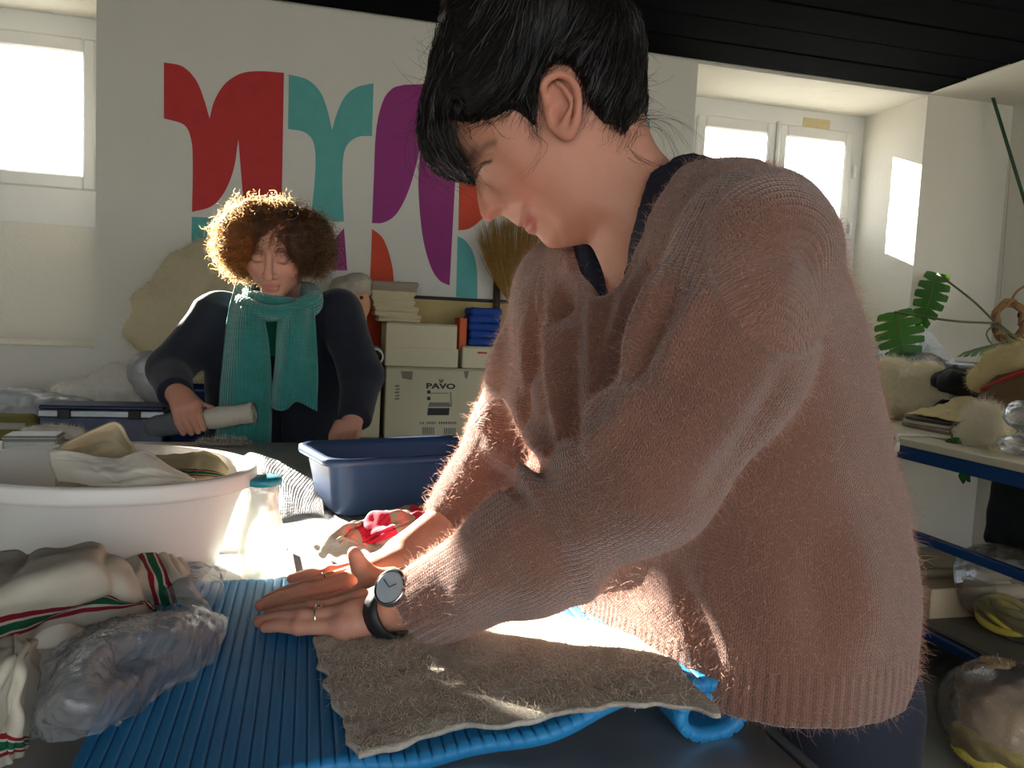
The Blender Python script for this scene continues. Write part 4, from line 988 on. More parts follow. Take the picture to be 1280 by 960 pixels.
(Vf, Ff), FF, FP, FT = hand([[(440,731,.034),(385,747,.027),(338,760,.018)],[(450,720,.040),(382,741,.030),(326,757,.018)],[(458,711,.040),(396,730,.030),(335,749,.018)],[(466,704,.034),(410,716,.026),(364,723,.017)]],
   [(502,702,.044),(512,686,.044)], [(492,710,.040),(472,722,.030),(455,733,.022),(440,742,.018)], FA)
def hand_colour(V, F_):
    c = np.tile(np.array(lin(200,146,122)), (len(V),1)); n_ = fbm(V*60)[:,None]; c = c*(1+.10*n_)
    for m_, q, e in F_:
        for pt, r, k in ((m_, .010, .35), (q, .008, .45), (e, .010, .5)):
            f = np.exp(-((V-pt)**2).sum(1)/r**2)[:,None]*k; c = c*(1-f)+np.array(lin(196,116,98))*f
    return c
# ---- one body mesh: head and neck, arms and hands, hidden trunk and legs
def trunk_sdf(p):
    p = A3(p); d = torso_sdf(p, -.05); d = smin(d, chain(p, SHO, [q-.03 for q in SHO_R], .02), .05)
    return d
Vt_, Ft_ = sdf_mesh(trunk_sdf, rc.min(0)-.3, rc.max(0)+.3, .012, 1.5)
def cat(parts):
    V, F, C, n = [], [], [], 0
    for v, f, c in parts: V.append(v); F.append(np.asarray(f)+n); C.append(c); n += len(v)
    return np.concatenate(V), np.concatenate(F), np.concatenate(C)
Vb_, Fb_, Cb_ = cat([(Vh, Fh, col_h), (Vn, Fn, hand_colour(Vn, NF)), (Vf, Ff, hand_colour(Vf, FF)), (Vt_, Ft_, np.tile(np.array(lin(200,146,122)), (len(Vt_),1)))])
mesh('body', Vb_, Fb_, M_skin, woman, attrs={'tint': Cb_})
sw = tag(mesh('sweater', Vs, Fs_, M_knit, woman, uv=knit, attrs={'band': band}), 'loose pink brown mohair sweater with a V neck')

# ---- mohair fibres
rs = np.random.RandomState(11); vis = lambda c, n: np.where((n@FWD) < .45, 1.0, .12)
p, n, _ = scatter(Vs, Fs_, 92000, 5, vis); m_ = len(p)
dr = n*rs.uniform(.25,1.0,(m_,1))+rs.normal(size=(m_,3))*.65; dr /= np.linalg.norm(dr, axis=1)[:,None]; st_ = rs.uniform(.0009,.0022,(m_,1))*np.where(rs.rand(m_,1) < .16, 2.3, 1)
pth = [p-n*.001]
for i in range(3): pth.append(pth[-1]+dr*st_*1.33); dr = dr+rs.normal(size=(m_,3))*.42-np.array([0,0,.10]); dr /= np.linalg.norm(dr, axis=1)[:,None]
tag(mesh('mohair_fuzz', *ribbons(np.stack(pth,1), .00014, tri=False), fibre('mohair fibre', lin(212,166,146), .15, .5), sw), kind='stuff')

# ---- dark top under the sweater
NK2 = [(846,214),(806,248),(786,290),(776,330),(767,366),(690,366),(690,130),(846,130)]; NKH2 = ([130,215,280,330,350,366,380],[.056,.050,.050,.040,.028,.002,-.01])
def top_sdf(p):
    p = A3(p); d = torso_sdf(p, -.010); d = smin(d, chain(p, SHO[:], [q-.006 for q in SHO_R], .03), .05); d = smin(d, cap(p, P(818,262,.78), P(855,300,.78), .060, .068), .03)
    d = smax(d, -neck_cut(p, NK2, NKH2), .004); return np.maximum(d, 1.30-p[:,2]*1.0-.12)
q_ = np.array([P(740,200,.6), P(960,420,.6), P(700,200,1.0), P(960,420,1.0)])
Vu, Fu = sdf_mesh(top_sdf, q_.min(0)-.03, q_.max(0)+.03, .004, 1.8)
mesh('tank_top', Vu, Fu, pm('navy jersey', lin(18,22,40), .8, .15, 40, .25, 300, .0008), woman)

# ---- jeans and shoes
hp = np.array([.455, HEMC[1]-.02, 0]); side_ = E_S
Lh, Rh_ = hp-side_*.070+[0,0,.88], hp+side_*.070+[0,0,.88]
Lk, Rk = hp-side_*.095+E_F*.0+[0,0,.48], hp+side_*.10+E_F*.0+[0,0,.48]
La, Ra = hp-side_*.10-E_F*.02+[0,0,.09], hp+side_*.11-E_F*.02+[0,0,.09]
def jeans_sdf(p):
    p = A3(p); d = ell(p, hp+[0,0,.90], (.135,.072,.14), np.stack([E_S, E_F, [0,0,1]], 1))
    for a, b, c in ((Lh, Lk, La), (Rh_, Rk, Ra)): d = smin(d, smin(cap(p, a, b, .070, .060), cap(p, b, c, .060, .050), .03), .03)
    return np.maximum(d, p[:,2]-.99)
Vj, Fj = sdf_mesh(jeans_sdf, hp+[-.3,-.3,.02], hp+[.3,.3,1.05], .008, 1.2)
mesh('jeans', Vj, Fj, pm('dark blue denim', lin(24,28,44), .85, .25, 60, .3, 400, .0008), woman)
for a in (La, Ra):
    f0 = a*[1,1,0]; Vx, Fx = sdf_mesh(lambda p: np.maximum(smin(cap(A3(p), f0+[0,0,.045]-E_F*.05, f0+[0,0,.035]+E_F*.13, .045, .038), cap(A3(p), f0+[0,0,.05], f0+[0,0,.11], .045, .046), .03), .004-p[:,2]), f0-[.25,.25,.01], f0+[.25,.25,.18], .006, 1.2)
    mesh('shoe', Vx, Fx, pm('black leather', (.02,.02,.02), .5, .1), woman)

# ---- watch and rings
wr = (NP[0]+NP[1])/2; axf = NA[0]-wr; axf /= np.linalg.norm(axf)
wc = onz(500, 748, TZ+.048)
dial_c = P(489, 735, proj(onz(489,735,TZ+.075))[2]); nd = dial_c-wc; nd -= axf*(nd@axf); nd = nd/np.linalg.norm(nd); nd = nd*.55+np.array([0,0,1])*.45-FWD*.55-RGT*.25; nd /= np.linalg.norm(nd)
watch = empty('wristwatch', wc, woman)
ang = np.linspace(0, 2*math.pi, 41)[:-1]; e1 = np.array([0,0,1.0])-axf*axf[2]; e1 /= np.linalg.norm(e1); e2 = np.cross(axf, e1)
wcs = wc+axf*.004
qq = Vn[np.abs((Vn-wcs)@axf) < .006]-wcs; an = np.arctan2(qq@e1, qq@e2); rr = np.hypot(qq@e1, qq@e2)
rad = np.array([rr[np.abs((an-a+math.pi) % (2*math.pi)-math.pi) < .2].max() for a in ang]); rad = (np.roll(rad,1)+rad*2+np.roll(rad,-1))/4+.0012
rin = np.stack([wcs+r_*(math.cos(a)*e2+math.sin(a)*e1) for a, r_ in zip(ang, rad)])
def ringband(c, r, w, axis): 
    V = np.concatenate([r-axis*w, r+axis*w, c+(r-c)*1.07+axis*w, c+(r-c)*1.07-axis*w]); n = len(r); F = []
    for k in range(4):
        for j in range(n): F.append((k*n+j, k*n+(j+1)%n, ((k+1)%4)*n+(j+1)%n, ((k+1)%4)*n+j))
    return V, F
mesh('strap', *ringband(wcs, rin, .0085, axf), pm('black leather strap', (.012,.012,.014), .55, .1), watch)
zq = Vector(nd).to_track_quat('Z', 'Y').to_matrix(); Rw = np.array(zq)
cs = mesh('watch_case', *lathe([(0,-.004),(.0165,-.004),(.0178,-.002),(.0178,.0025),(.0165,.004),(.0152,.004),(.0148,.0028),(0,.0028)], dial_c, 40, rot=Rw), pm('brushed steel', (.55,.55,.55), .25, .05, 30, 0, Metallic=1.0), watch)
mesh('watch_face', *lathe([(0,.0030),(.0146,.0030)], dial_c, 40, rot=Rw), pm('pale watch face', lin(170,178,184), .3, .05, 30, 0), watch)
for a, l in ((.6,.008),(2.6,.011)):
    dv = Rw@np.array([math.cos(a), math.sin(a), 0]); mesh('watch_hand', *tube([dial_c+nd*.0036, dial_c+nd*.0036+dv*l], .0005, 6), pm('dark metal', (.03,.03,.03), .4, 0), watch)
def ring(c, dir_, r, mat_):
    dir_ = dir_/np.linalg.norm(dir_); a1 = np.cross(dir_, [0,0,1]); a1 /= np.linalg.norm(a1); a2 = np.cross(dir_, a1); th = np.linspace(0, 2*math.pi, 33)
    return mesh('finger_ring', *tube(np.stack([c+r*(math.cos(q)*a1+math.sin(q)*a2) for q in th]), .0012, 8, cap=False), mat_, woman)
M_gold = pm('old silver', (.72,.66,.52), .25, .05, 30, 0, Metallic=1.0)
m_, q, e = NF[2]; ring(m_*.30+q*.70, q-m_, .0098, M_gold); m_, q, e = FF[2]; ring(m_*.15+q*.85, q-m_, .0094, M_gold)
mesh('ring_stone', *box(NF[2][0]*.30+NF[2][1]*.70+np.array([0,0,.0105]), (.006,.005,.003), bev=.001), M_gold, woman)

# ---- her hair: a swept-up mass with a fringe, then strands that follow it
hair_out = [(593,229),(576,223),(552,217),(531,198),(523,166),(527,135),(535,105),(543,65),(553,20),(572,-25),(640,-62),(715,-48),(752,0),(781,38),(800,70),(804,110),(806,138),(800,162),(783,182),(762,166),(739,143),(728,126),(725,108),(714,91),(698,85),(684,90),(676,106),(674,150),(669,163),(656,151),(640,141),(622,147),(602,156),(582,156),(558,148),(563,173),(576,200)]
hair_flat = [(700,55,.086),(640,55,.082),(760,80,.078),(600,90,.068),(575,115,.060),(560,130,.050),(545,150,.045),(540,185,.040),(565,212,.034),(585,224,.030),(620,165,.068),(650,160,.074),(700,100,.081),(745,150,.079),(785,120,.062),(762,185,.066),
  (650,-20,.070),(700,-10,.074),(600,0,.060),(770,60,.072),(668,180,.075),(730,165,.077)]
hair_edge = [(531,198,.032),(523,166,.034),(535,105,.042),(553,20,.045),(640,-62,.05),(752,0,.055),(803,110,.045),(783,180,.050)]
def nearer(x, y, w): k = (D0-w)/D0; return (640+(x-640)*k, 480-(480-y)*k)
_hl = {(783,182):.040,(762,166):.060,(739,143):.068,(728,126):.072,(725,108):.074,(714,91):.074,(698,85):.074,(684,90):.074,(676,106):.074,(674,150):.074,(669,163):.073,(656,151):.071,(640,141):.068,(622,147):.064,(602,156):.058,(582,156):.048,(558,148):.022,(563,173):.012,(576,200):.008}
hair_out = [nearer(x, y, _hl[x, y]) if (x, y) in _hl else (x, y) for x, y in hair_out]
FHair = Field(hair_out, [], hair_edge, 0, .0045, .022, flat=hair_flat)
def hair_sdf(p):
    p = A3(p); a, b, w = to_abw(p); d = FHair.sdf(a, b, w)
    n = np.stack([a*150+b*60, b*40-a*30, w*60], -1); return d+.0012*vnoise(n)
hb = np.array([from_abw(np.array(x), np.array(y), np.array(z)) for x in (-.115,.15) for y in (.17,.46) for z in (-.11,.11)])
Vr, Fr = sdf_mesh(hair_sdf, hb.min(0), hb.max(0), .0022, 2.2)
t = NT('near black hair'); co = t.coord(); sm = t.n('ShaderNodeBsdfPrincipled')
hc = t.mix(t.noise(co, 60, 3), (.006,.0045,.004), (.017,.012,.010)); t.l(hc, sm.inputs['Base Color']); sm.inputs['Roughness'].default_value = .42; sm.inputs['Specular IOR Level'].default_value = .32
tl = t.n('ShaderNodeBsdfTranslucent'); tl.inputs[0].default_value = (.09,.05,.03,1); M_hair = t.end(t.shmix(.14, sm.outputs[0], tl.outputs[0]))
hair = mesh('hair', Vr, Fr, M_hair, woman)
guides = [[(600,185),(640,160),(690,105),(722,30),(690,-20)],[(556,140),(590,100),(630,50),(650,0)],[(765,200),(790,140),(790,70),(752,20),(700,-25)],[(735,170),(758,120),(757,60),(722,10)],
  [(562,60),(543,105),(530,160),(545,198),(590,226)],[(575,100),(556,132),(550,170),(570,208)],[(665,190),(662,140),(668,70),(672,10)],[(640,170),(668,120),(700,40),(690,0)],[(690,120),(735,75),(735,20),(700,-20)],[(556,30),(590,10),(630,-20)]]
gp, gt = [], []
for g in guides:
    q = np.array([loc(x, y) for x, y in smooth_path(g, 25)]); gp.append(q); tt = np.gradient(q, axis=0); gt.append(tt/np.linalg.norm(tt, axis=1)[:,None])
gp, gt = np.concatenate(gp), np.concatenate(gt)
def flow(a, b):
    w_ = 1/(((a[:,None]-gp[None,:,0])**2+(b[:,None]-gp[None,:,1])**2)+2e-5)**1.6; v = (w_[:,:,None]*gt[None]).sum(1); return v/(np.linalg.norm(v, axis=1)[:,None]+1e-9)
rs = np.random.RandomState(21); p, n, _ = scatter(Vr, Fr, 9000, 8); a, b, w = to_abw(p); sgn = np.where(w >= 0, 1, -1); off = rs.uniform(-.001,.0050,len(a)); L_ = rs.uniform(.0035,.0085,len(a)); ph = rs.rand(len(a))*6.28; amp = rs.uniform(0,.0032,len(a))
pth = []; aa, bb = a.copy(), b.copy()
for i in range(11):
    Q = FHair.samp(FHair.Q, aa, bb); ww = np.sqrt(np.maximum(Q, 0))
    pth.append(from_abw(aa+amp*np.sin(ph+i*.8), bb+amp*np.cos(ph+i*.7), sgn*(ww+off)))
    v = flow(aa, bb)+rs.normal(size=(len(a),2))*.10; na, nb_ = aa+v[:,0]*L_, bb+v[:,1]*L_
    ok = FHair.samp(FHair.Q, na, nb_) > 0; aa, bb = np.where(ok, na, aa+v[:,0]*L_*.15), np.where(ok, nb_, bb+v[:,1]*L_*.15)
tag(mesh('hair_strands', *ribbons(np.stack(pth,1), .00042, tri=False), M_hair, hair), kind='stuff')
# loose wisps: fringe, nape, temple, fly-aways along the outline
ws = []
def wisp(pts, n, spread, wd):
    q = smooth_path(np.array([from_abw(*[np.array(k) for k in (*loc(x, y, w_), w_)]) for x, y, w_ in pts]), 14)
    for _ in range(n):
        o = rs.normal(size=3)*spread; k = rs.normal(size=3)*spread*2.2; tt = np.linspace(0,1,14)[:,None]; ws.append(q+o*.5+k*tt**1.5+.0015*np.sin(tt*rs.uniform(3,9)+rs.rand()*6)*rs.normal(size=3))
wisp([(775,160,.05),(805,148,.05),(835,160,.05),(851,190,.05)], 26, .0045, 1); wisp([(770,165,.045),(790,195,.05),(815,212,.05),(838,205,.05)], 16, .004, 1)
wisp([(672,158,.074),(678,180,.072),(673,205,.068),(655,222,.064)], 7, .0022, 1)
wisp([(610,150,.062),(620,165,.060),(634,172,.062)], 5, .002, 1); wisp([(728,120,.078),(730,150,.078),(718,172,.075)], 5, .0018, 1)
wisp([(560,150,.03),(568,185,.03),(585,215,.02),(594,228,.015)], 22, .0040, 1); wisp([(545,120,.03),(526,165,.03),(536,205,.03),(575,226,.02)], 60, .0050, 1); wisp([(540,180,.04),(560,215,.035),(590,232,.03)], 30, .004, 1); wisp([(566,110,.052),(556,145,.045),(560,180,.036),(580,216,.026)], 40, .0045, 1); wisp([(590,118,.058),(570,140,.05),(566,172,.04),(578,204,.03)], 26, .0040, 1)
hl_ = smooth_path(np.array([q for q in hair_out[17:]]), 240)
for k in range(420):
    x, y = hl_[rs.randint(4, 236)]; q0 = loc(x, y); v = flow(np.array([q0[0]]), np.array([q0[1]]))[0]; l = rs.uniform(.005,.015); tt = np.linspace(-1, 1, 14); cu = rs.normal()*.35
    sgn_ = 1 if rs.rand() < .75 else -1; aa_, bb_2 = q0[0]+rs.normal()*.002-v[0]*l*tt-v[1]*cu*l*tt**2, q0[1]+rs.normal()*.002-v[1]*l*tt+v[0]*cu*l*tt**2
    w_ = np.maximum(np.sqrt(np.maximum(FHair.samp(FHair.Q, aa_, bb_2), 0)), np.sqrt(np.maximum(FS.samp(FS.Q, aa_, bb_2), 0)))+.0008; ws.append(from_abw(aa_, bb_2, sgn_*w_))
for k in range(420):
    i = rs.randint(0, 20); x, y = np.array(smooth_path(hair_out[3:18], 60)[rs.randint(0, 59)]); q0 = loc(x, y); w0 = rs.normal()*.02; d0 = rs.normal(size=3)*.6
    c = loc(665, 90); out = np.array([q0[0]-c[0], q0[1]-c[1]]); out /= np.linalg.norm(out); l = rs.uniform(.006,.026); tt = np.linspace(0,1,14)
    cu = rs.normal()*.6
    ws.append(from_abw(q0[0]-out[0]*.008+l*tt*(out[0]*.8+d0[0]*.5)+cu*out[1]*l*tt**2, q0[1]-out[1]*.008+l*tt*(out[1]*.8+d0[1]*.5)-cu*out[0]*l*tt**2, w0+l*tt*d0[2]))
tag(mesh('loose_wisps', *ribbons(np.stack(ws), .00020, tri=False), M_hair, hair), kind='stuff')
# lashes
lash = []
for k in range(26):
    f = k/25; x, y = 594+19*f, 210-7*math.sin(f*2.2); q = loc(x, y, .036); b0 = from_abw(np.array(q[0]), np.array(q[1]), np.array(.0345+.008*f)); dv = -RGT*.0035*(1-f*.6)-UPV*.0035+(-FWD)*.0022
    lash.append(np.stack([b0, b0+dv*.5, b0+dv+UPV*.0006]))
mesh('eyelashes', *ribbons(np.stack(lash), .00018), M_hair, woman)

# ================================================================== the woman behind the table
DB = 2.08
hc_ = P(346, 318, DB)                        # centre of her head
pit, yw_ = math.radians(21), math.radians(4)
fy = -FWD*[1,1,0]; fy /= np.linalg.norm(fy); fx_ = np.array([fy[1], -fy[0], 0])*-1
fy = fy*math.cos(yw_)+fx_*math.sin(yw_); fx_ = np.cross(fy, [0,0,1.0])
hy_ = fy*math.cos(pit)-np.array([0,0,1])*math.sin(pit); hz_ = fy*math.sin(pit)+np.array([0,0,1])*math.cos(pit); hx_ = np.cross(hy_, hz_)
HR = np.stack([hx_, hy_, hz_], 1)            # columns: right, forward, up of the head
def hl(x, y, z): return hc_+HR@np.array([x, y, z])
def bhead(p):
    q = (A3(p)-A3(hc_))@A3(HR); ax = np.abs(q[:,0]); m_ = np.stack([ax, q[:,1], q[:,2]], 1)
    d = ell(q, (0,-.012,.045), (.073,.092,.085)); d = smin(d, ell(q, (0,.028,-.035), (.056,.060,.072)), .03)
    d = smin(d, ell(q, (0,.066,-.092), (.024,.022,.020)), .022)
    d = smin(d, ell(m_, (.038,.052,-.020), (.026,.028,.026)), .02)
    d = smax(d, -ell(m_, (.031,.098,.014), (.017,.014,.011)), .014)
    d = smin(d, ell(m_, (.031,.074,.010), (.0145,.0135,.0125)), .004)
    d = smin(d, chain(q, [(0,.084,.020),(0,.097,-.008),(0,.104,-.027)], [.008,.009,.012], .004), .010)
    d = smin(d, ell(m_, (.012,.090,-.031), (.008,.010,.007)), .005)
    d = smin(d, ell(q, (0,.086,-.056), (.023,.010,.0060)), .007); d = smin(d, ell(q, (0,.085,-.066), (.020,.010,.0066)), .006)
    d = smax(d, -chain(m_, [(0,.098,-.061),(.024,.088,-.060)], [.0016,.0012]), .002)
    d = smin(d, cap(q, (0,-.015,-.04), (0,-.075,-.19), .052, .056), .025)
    d = smin(d, ell(m_, (.074,-.012,.0), (.009,.018,.030)), .006)
    return d
Vh2, Fh2 = sdf_mesh(bhead, hc_-.24, hc_+.19, .0026, 1.3)
q = (Vh2-hc_)@HR; c = np.tile(np.array(lin(206,152,130)), (len(q),1)); ax = np.abs(q[:,0])
def tint(x, y, z, r, col, k):
    global c
    r = np.array(r); f = np.exp(-(((ax-x)/r[0])**2+((q[:,1]-y)/r[1])**2+((q[:,2]-z)/r[2])**2))[:,None]*k; c = c*(1-f)+np.array(lin(*col))*f
tint(0,.09,-.056,(.020,.02,.005),(176,92,90),.8); tint(0,.09,-.066,(.017,.02,.005),(182,98,94),.8); tint(.042,.07,-.025,(.02,.03,.018),(212,132,112),.5)
tint(.034,.09,.030,(.020,.03,.0036),(62,42,36),.85); tint(.031,.09,.0035,(.013,.02,.0022),(52,34,30),.9); 
pw = empty('person', (hc_[0], hc_[1]+.12, 0)); tag(pw, 'curly haired woman in a teal scarf and navy cardigan holding a felt roll', 'person')
# arms and hands
SHL, SHR = P(272,392,2.20), P(424,388,2.20)
AL = [SHL, P(212,462,2.12), P(219,490,2.00)]; AR = [SHR, P(452,470,2.12), P(444,522,2.02)]
def bhand(w0, kn, fing, th):
    def f(p):
        p = A3(p); d = None
        for k_, ff in zip(kn, fing):
            g = cap(p, w0, k_, .021, .0125); d = g if d is None else smin(d, g, .014)
        for k_, ff in zip(kn, fing):
            g = chain(p, [k_]+ff, [.0105,.0095,.0075][:len(ff)+1]); d = smin(d, g, .004)
        return smin(d, chain(p, th, [.016,.011,.0085]), .008)
    return f
roll_a, roll_b = P(186,534,1.97), P(316,516,1.97); rd = (roll_b-roll_a)/np.linalg.norm(roll_b-roll_a)
def onroll(px, ang, r=.034):                 # a point around the roll at that column
    t_ = (px-186)/130; c0 = roll_a+(roll_b-roll_a)*t_; n1 = -FWD-rd*(-FWD@rd); n1 /= np.linalg.norm(n1); n2 = np.cross(rd, n1); n2 = n2 if n2[2] > 0 else -n2
    return c0+r*(math.cos(ang)*n1+math.sin(ang)*n2)
kn = [onroll(252,1.25,.040), onroll(245,1.05,.043), onroll(236,.95,.043), onroll(228,.9,.041)]
fg = [[onroll(256,.35), onroll(258,-.75)], [onroll(247,.2), onroll(250,-.95)], [onroll(238,.1), onroll(241,-1.0)], [onroll(230,.05), onroll(232,-.9)]]
thb = [P(232,492,1.985), onroll(252,1.9,.036), onroll(262,2.3,.034)]
hL = bhand(P(221,492,1.99), kn, fg, thb); al_ = np.array(kn+[k for f_ in fg for k in f_]+thb+[P(221,492,1.99)])
VhL, FhL = sdf_mesh(lambda p: smin(hL(p), cap(A3(p), P(221,492,1.99), P(206,470,2.08), .023, .030), .01), al_.min(0)-.10, al_.max(0)+.06, .0028, 1.3)
kR = [P(x, 540, 1.985+.004*i) for i, x in enumerate((424,431,438,446))]; fR = [[P(x-3, 552, 1.95), P(x-4, 566, 1.94)] for x in (422,430,438,446)]; tR = [P(424,532,1.99), P(416,544,1.97), P(414,558,1.96)]
hR_ = bhand(P(442,520,2.02), kR, fR, tR); al2 = np.array(kR+[k for f_ in fR for k in f_]+tR+[P(442,520,2.02)])
VhR, FhR = sdf_mesh(lambda p: smin(hR_(p), cap(A3(p), P(442,520,2.02), P(448,495,2.07), .024, .031), .01), al2.min(0)-.08, al2.max(0)+.08, .0028, 1.3)
skc = np.array(lin(206,150,126)); V_, F_, C_2 = cat([(Vh2, Fh2, c), (VhL, FhL, np.tile(skc, (len(VhL),1))), (VhR, FhR, np.tile(skc, (len(VhR),1)))])
mesh('body', V_, F_, M_skin, pw, attrs={'tint': C_2})
# cardigan
tc0, tc1 = P(348,400,2.24), P(350,560,2.28); BX = fx_ if fx_@RGT > 0 else -fx_
def cardigan(p):
    p = A3(p); ax_ = tc1-tc0; d = cap(p, P(300,398,2.23), P(396,396,2.23), .062, .062)
    t_ = np.clip(((p-A3(tc0))@A3(ax_))/float(ax_@ax_), -.2, 1.9); cc = A3(tc0)+t_[:,None]*A3(ax_); q = p-cc; u = q@A3(BX); v = q@A3(fy)
    k = np.sqrt((u/.205)**2+(v/.115)**2); tor = (k-1)*.115; tor = np.maximum(tor, np.maximum(p[:,2]-tc0[2]-.03, .55-p[:,2])); d = smin(d, tor, .05)
    for A_ in (AL, AR): d = smin(d, chain(p, A_, [.062,.056,.043], .02), .04)
    # front opening
    op = np.maximum(np.abs(u)-np.interp(p[:,2], [.6, tc0[2]-.25, tc0[2]+.02], [.035,.028,.05]), .075-v); d = smax(d, -op, .006)
    for A_ in (AL, AR):
        ca, cb = A3(A_[2]), A3(A_[2]-A_[1]); cb = cb/np.linalg.norm(cb); d = np.maximum(d, np.where(np.linalg.norm(p-ca, axis=1) < .12, (p-ca)@cb-.012, -1))
    d = smax(d, -cap(p, hc_-[0,0,.02], P(352,398,2.18), .06, .062), .01)
    return d+.004*fbm(p*np.array([9,9,14]))
lo_ = np.array([SHL, SHR, AL[1], AR[1], AL[2], AR[2]]).min(0)-.16; hi_ = np.array([SHL, SHR, AL[1], AR[1], AL[2], AR[2]]).max(0)+.16; lo_[2] = .52; lo_[1] -= .05; hi_[1] += .10
Vc, Fc = sdf_mesh(cardigan, lo_, hi_, .0065, 1.6)
M_navy = pm('navy wool', lin(18,22,38), .9, .2, 50, .3, 260, .0015, Sheen_Weight=.15)
mesh('cardigan', Vc, Fc, M_navy, pw)
def shirt(p):
    p = A3(p); ax_ = tc1-tc0; t_ = np.clip(((p-A3(tc0))@A3(ax_))/float(ax_@ax_), -.3, 1.9); cc = A3(tc0)+t_[:,None]*A3(ax_); q = p-cc; k = np.sqrt(((q@A3(BX))/.150)**2+((q@A3(fy))/.100)**2)
    d = np.maximum((k-1)*.10, np.maximum(p[:,2]-tc0[2]-.015, .58-p[:,2])); return smax(d, -cap(p, hc_, P(350,400,2.10), .045, .048), .01)
Vq, Fq = sdf_mesh(shirt, lo_+[.05,.05,0], hi_-[.05,.05,0], .008, 1.6)
t = NT('green and navy shirt'); co = t.coord(); s = t.n('ShaderNodeSeparateXYZ'); t.l(co, s.inputs[0])
mesh('shirt', Vq, Fq, t.end(t.bsdf(t.mix(t.math('GREATER_THAN', s.outputs[2], .50), lin(20,22,34), lin(10,104,78)), .85)), pw)
# trousers
b0 = np.array([tc1[0], tc1[1], 0])
def trou(p):
    p = A3(p); d = ell(p, b0+[0,0,.66], (.15,.115,.14), np.stack([BX, fy, [0,0,1]], 1))
    for sg in (-1, 1): d = smin(d, chain(p, [b0+BX*sg*.08+[0,0,.62], b0+BX*sg*.09+[0,0,.34], b0+BX*sg*.10+[0,0,.08]], [.085,.065,.05], .02), .03)
    return d
Vx, Fx = sdf_mesh(trou, b0+[-.3,-.3,.0], b0+[.3,.3,.85], .012, 1.2); mesh('trousers', Vx, Fx, M_navy, pw)
for sg in (-1, 1):
    f0 = b0+BX*sg*.10; Vx, Fx = sdf_mesh(lambda p: np.maximum(cap(A3(p), f0+[0,0,.042]-fy*.06, f0+[0,0,.034]+fy*.13, .043, .036), .004-p[:,2]), f0-[.25,.25,.01], f0+[.25,.25,.15], .008, 1.2); mesh('shoe', Vx, Fx, pm('dark leather', (.03,.025,.02), .5, .1), pw)
# scarf: loop round the neck and two hanging tails
t = NT('teal knitted scarf'); co = t.coord(); s = t.n('ShaderNodeSeparateXYZ'); t.l(t.attr('uvw'), s.inputs[0])
ribt = t.math('SINE', t.math('MULTIPLY', s.outputs[0], 44*math.pi)); row = t.math('SINE', t.math('MULTIPLY', s.outputs[1], 150.0)); hgt = t.math('ADD', ribt, t.math('MULTIPLY', row, .5))
ct = t.mix(t.noise(co, 25, 4), lin(26,104,100), lin(48,140,130)); M_scarf = t.end(t.bsdf(ct, .95, t.bump(hgt, .6, .0025), Sheen_Weight=.4))
scarf = empty('scarf', P(352,400,2.05), pw)
def scarf_tail(rows_, th=.014):
    V, F, uv = sheet(gd(rows_), 26, 60, th, lambda u, v, V: .004*np.sin(u*9+v*3)+.003*fbm(V*16)); return mesh('scarf_tail', V, F, M_scarf, scarf, uv=uv)
scarf_tail([[(296,352,2.14),(287,385,2.055),(281,430,2.03),(276,490,2.03),(270,560,2.04)],[(310,358,2.10),(304,390,2.03),(301,430,2.005),(300,490,2.005),(297,560,2.02)],[(322,372,2.07),(320,395,2.02),(322,430,2.0),(327,490,2.0),(328,560,2.015)],[(330,385,2.06),(331,400,2.03),(334,430,2.02),(336,490,2.02),(334,560,2.03)]])
scarf_tail([[(350,388,2.03),(346,420,2.01),(344,460,2.01),(340,508,2.02)],[(365,388,2.02),(362,425,1.995),(360,465,1.995),(354,513,2.0)],[(380,386,2.03),(380,425,2.01),(379,465,2.00),(372,502,2.01)],[(392,382,2.06),(395,425,2.03),(396,468,2.02),(396,514,2.025)]])
def collar(px0, py0, rx, ry, d0, drr, tilt, r, ph0):
    th = np.linspace(0, 2*math.pi, 60); pts = np.array([P(px0+rx*math.cos(a), py0+ry*math.sin(a)+tilt*math.cos(a), d0-drr*math.sin(a)) for a in th]); V, F = tube(pts, r+.004*np.sin(th*3+ph0), 16, cap=False, flat=1.35)
    n = len(th); uv = np.stack([np.tile(np.arange(16)/16, n), np.repeat(np.arange(n)/n*2.2, 16)], -1); V = V+.004*fbm(V*22)[:,None]*np.array([1,1,1]); return mesh('scarf_loop', V, F, M_scarf, scarf, uv=uv)
collar(348,376,46,15,2.11,.085,-2,.021,0); collar(350,368,44,13,2.12,.070,3,.017,2)
# earring and glasses pushed up in the hair
eth = np.linspace(0, 2*math.pi, 33); ec = P(320,360,2.03); mesh('earring', *tube(np.stack([ec+.014*(math.cos(a)*RGT+math.sin(a)*UPV) for a in eth]), .0016, 6, cap=False), M_gold, pw)
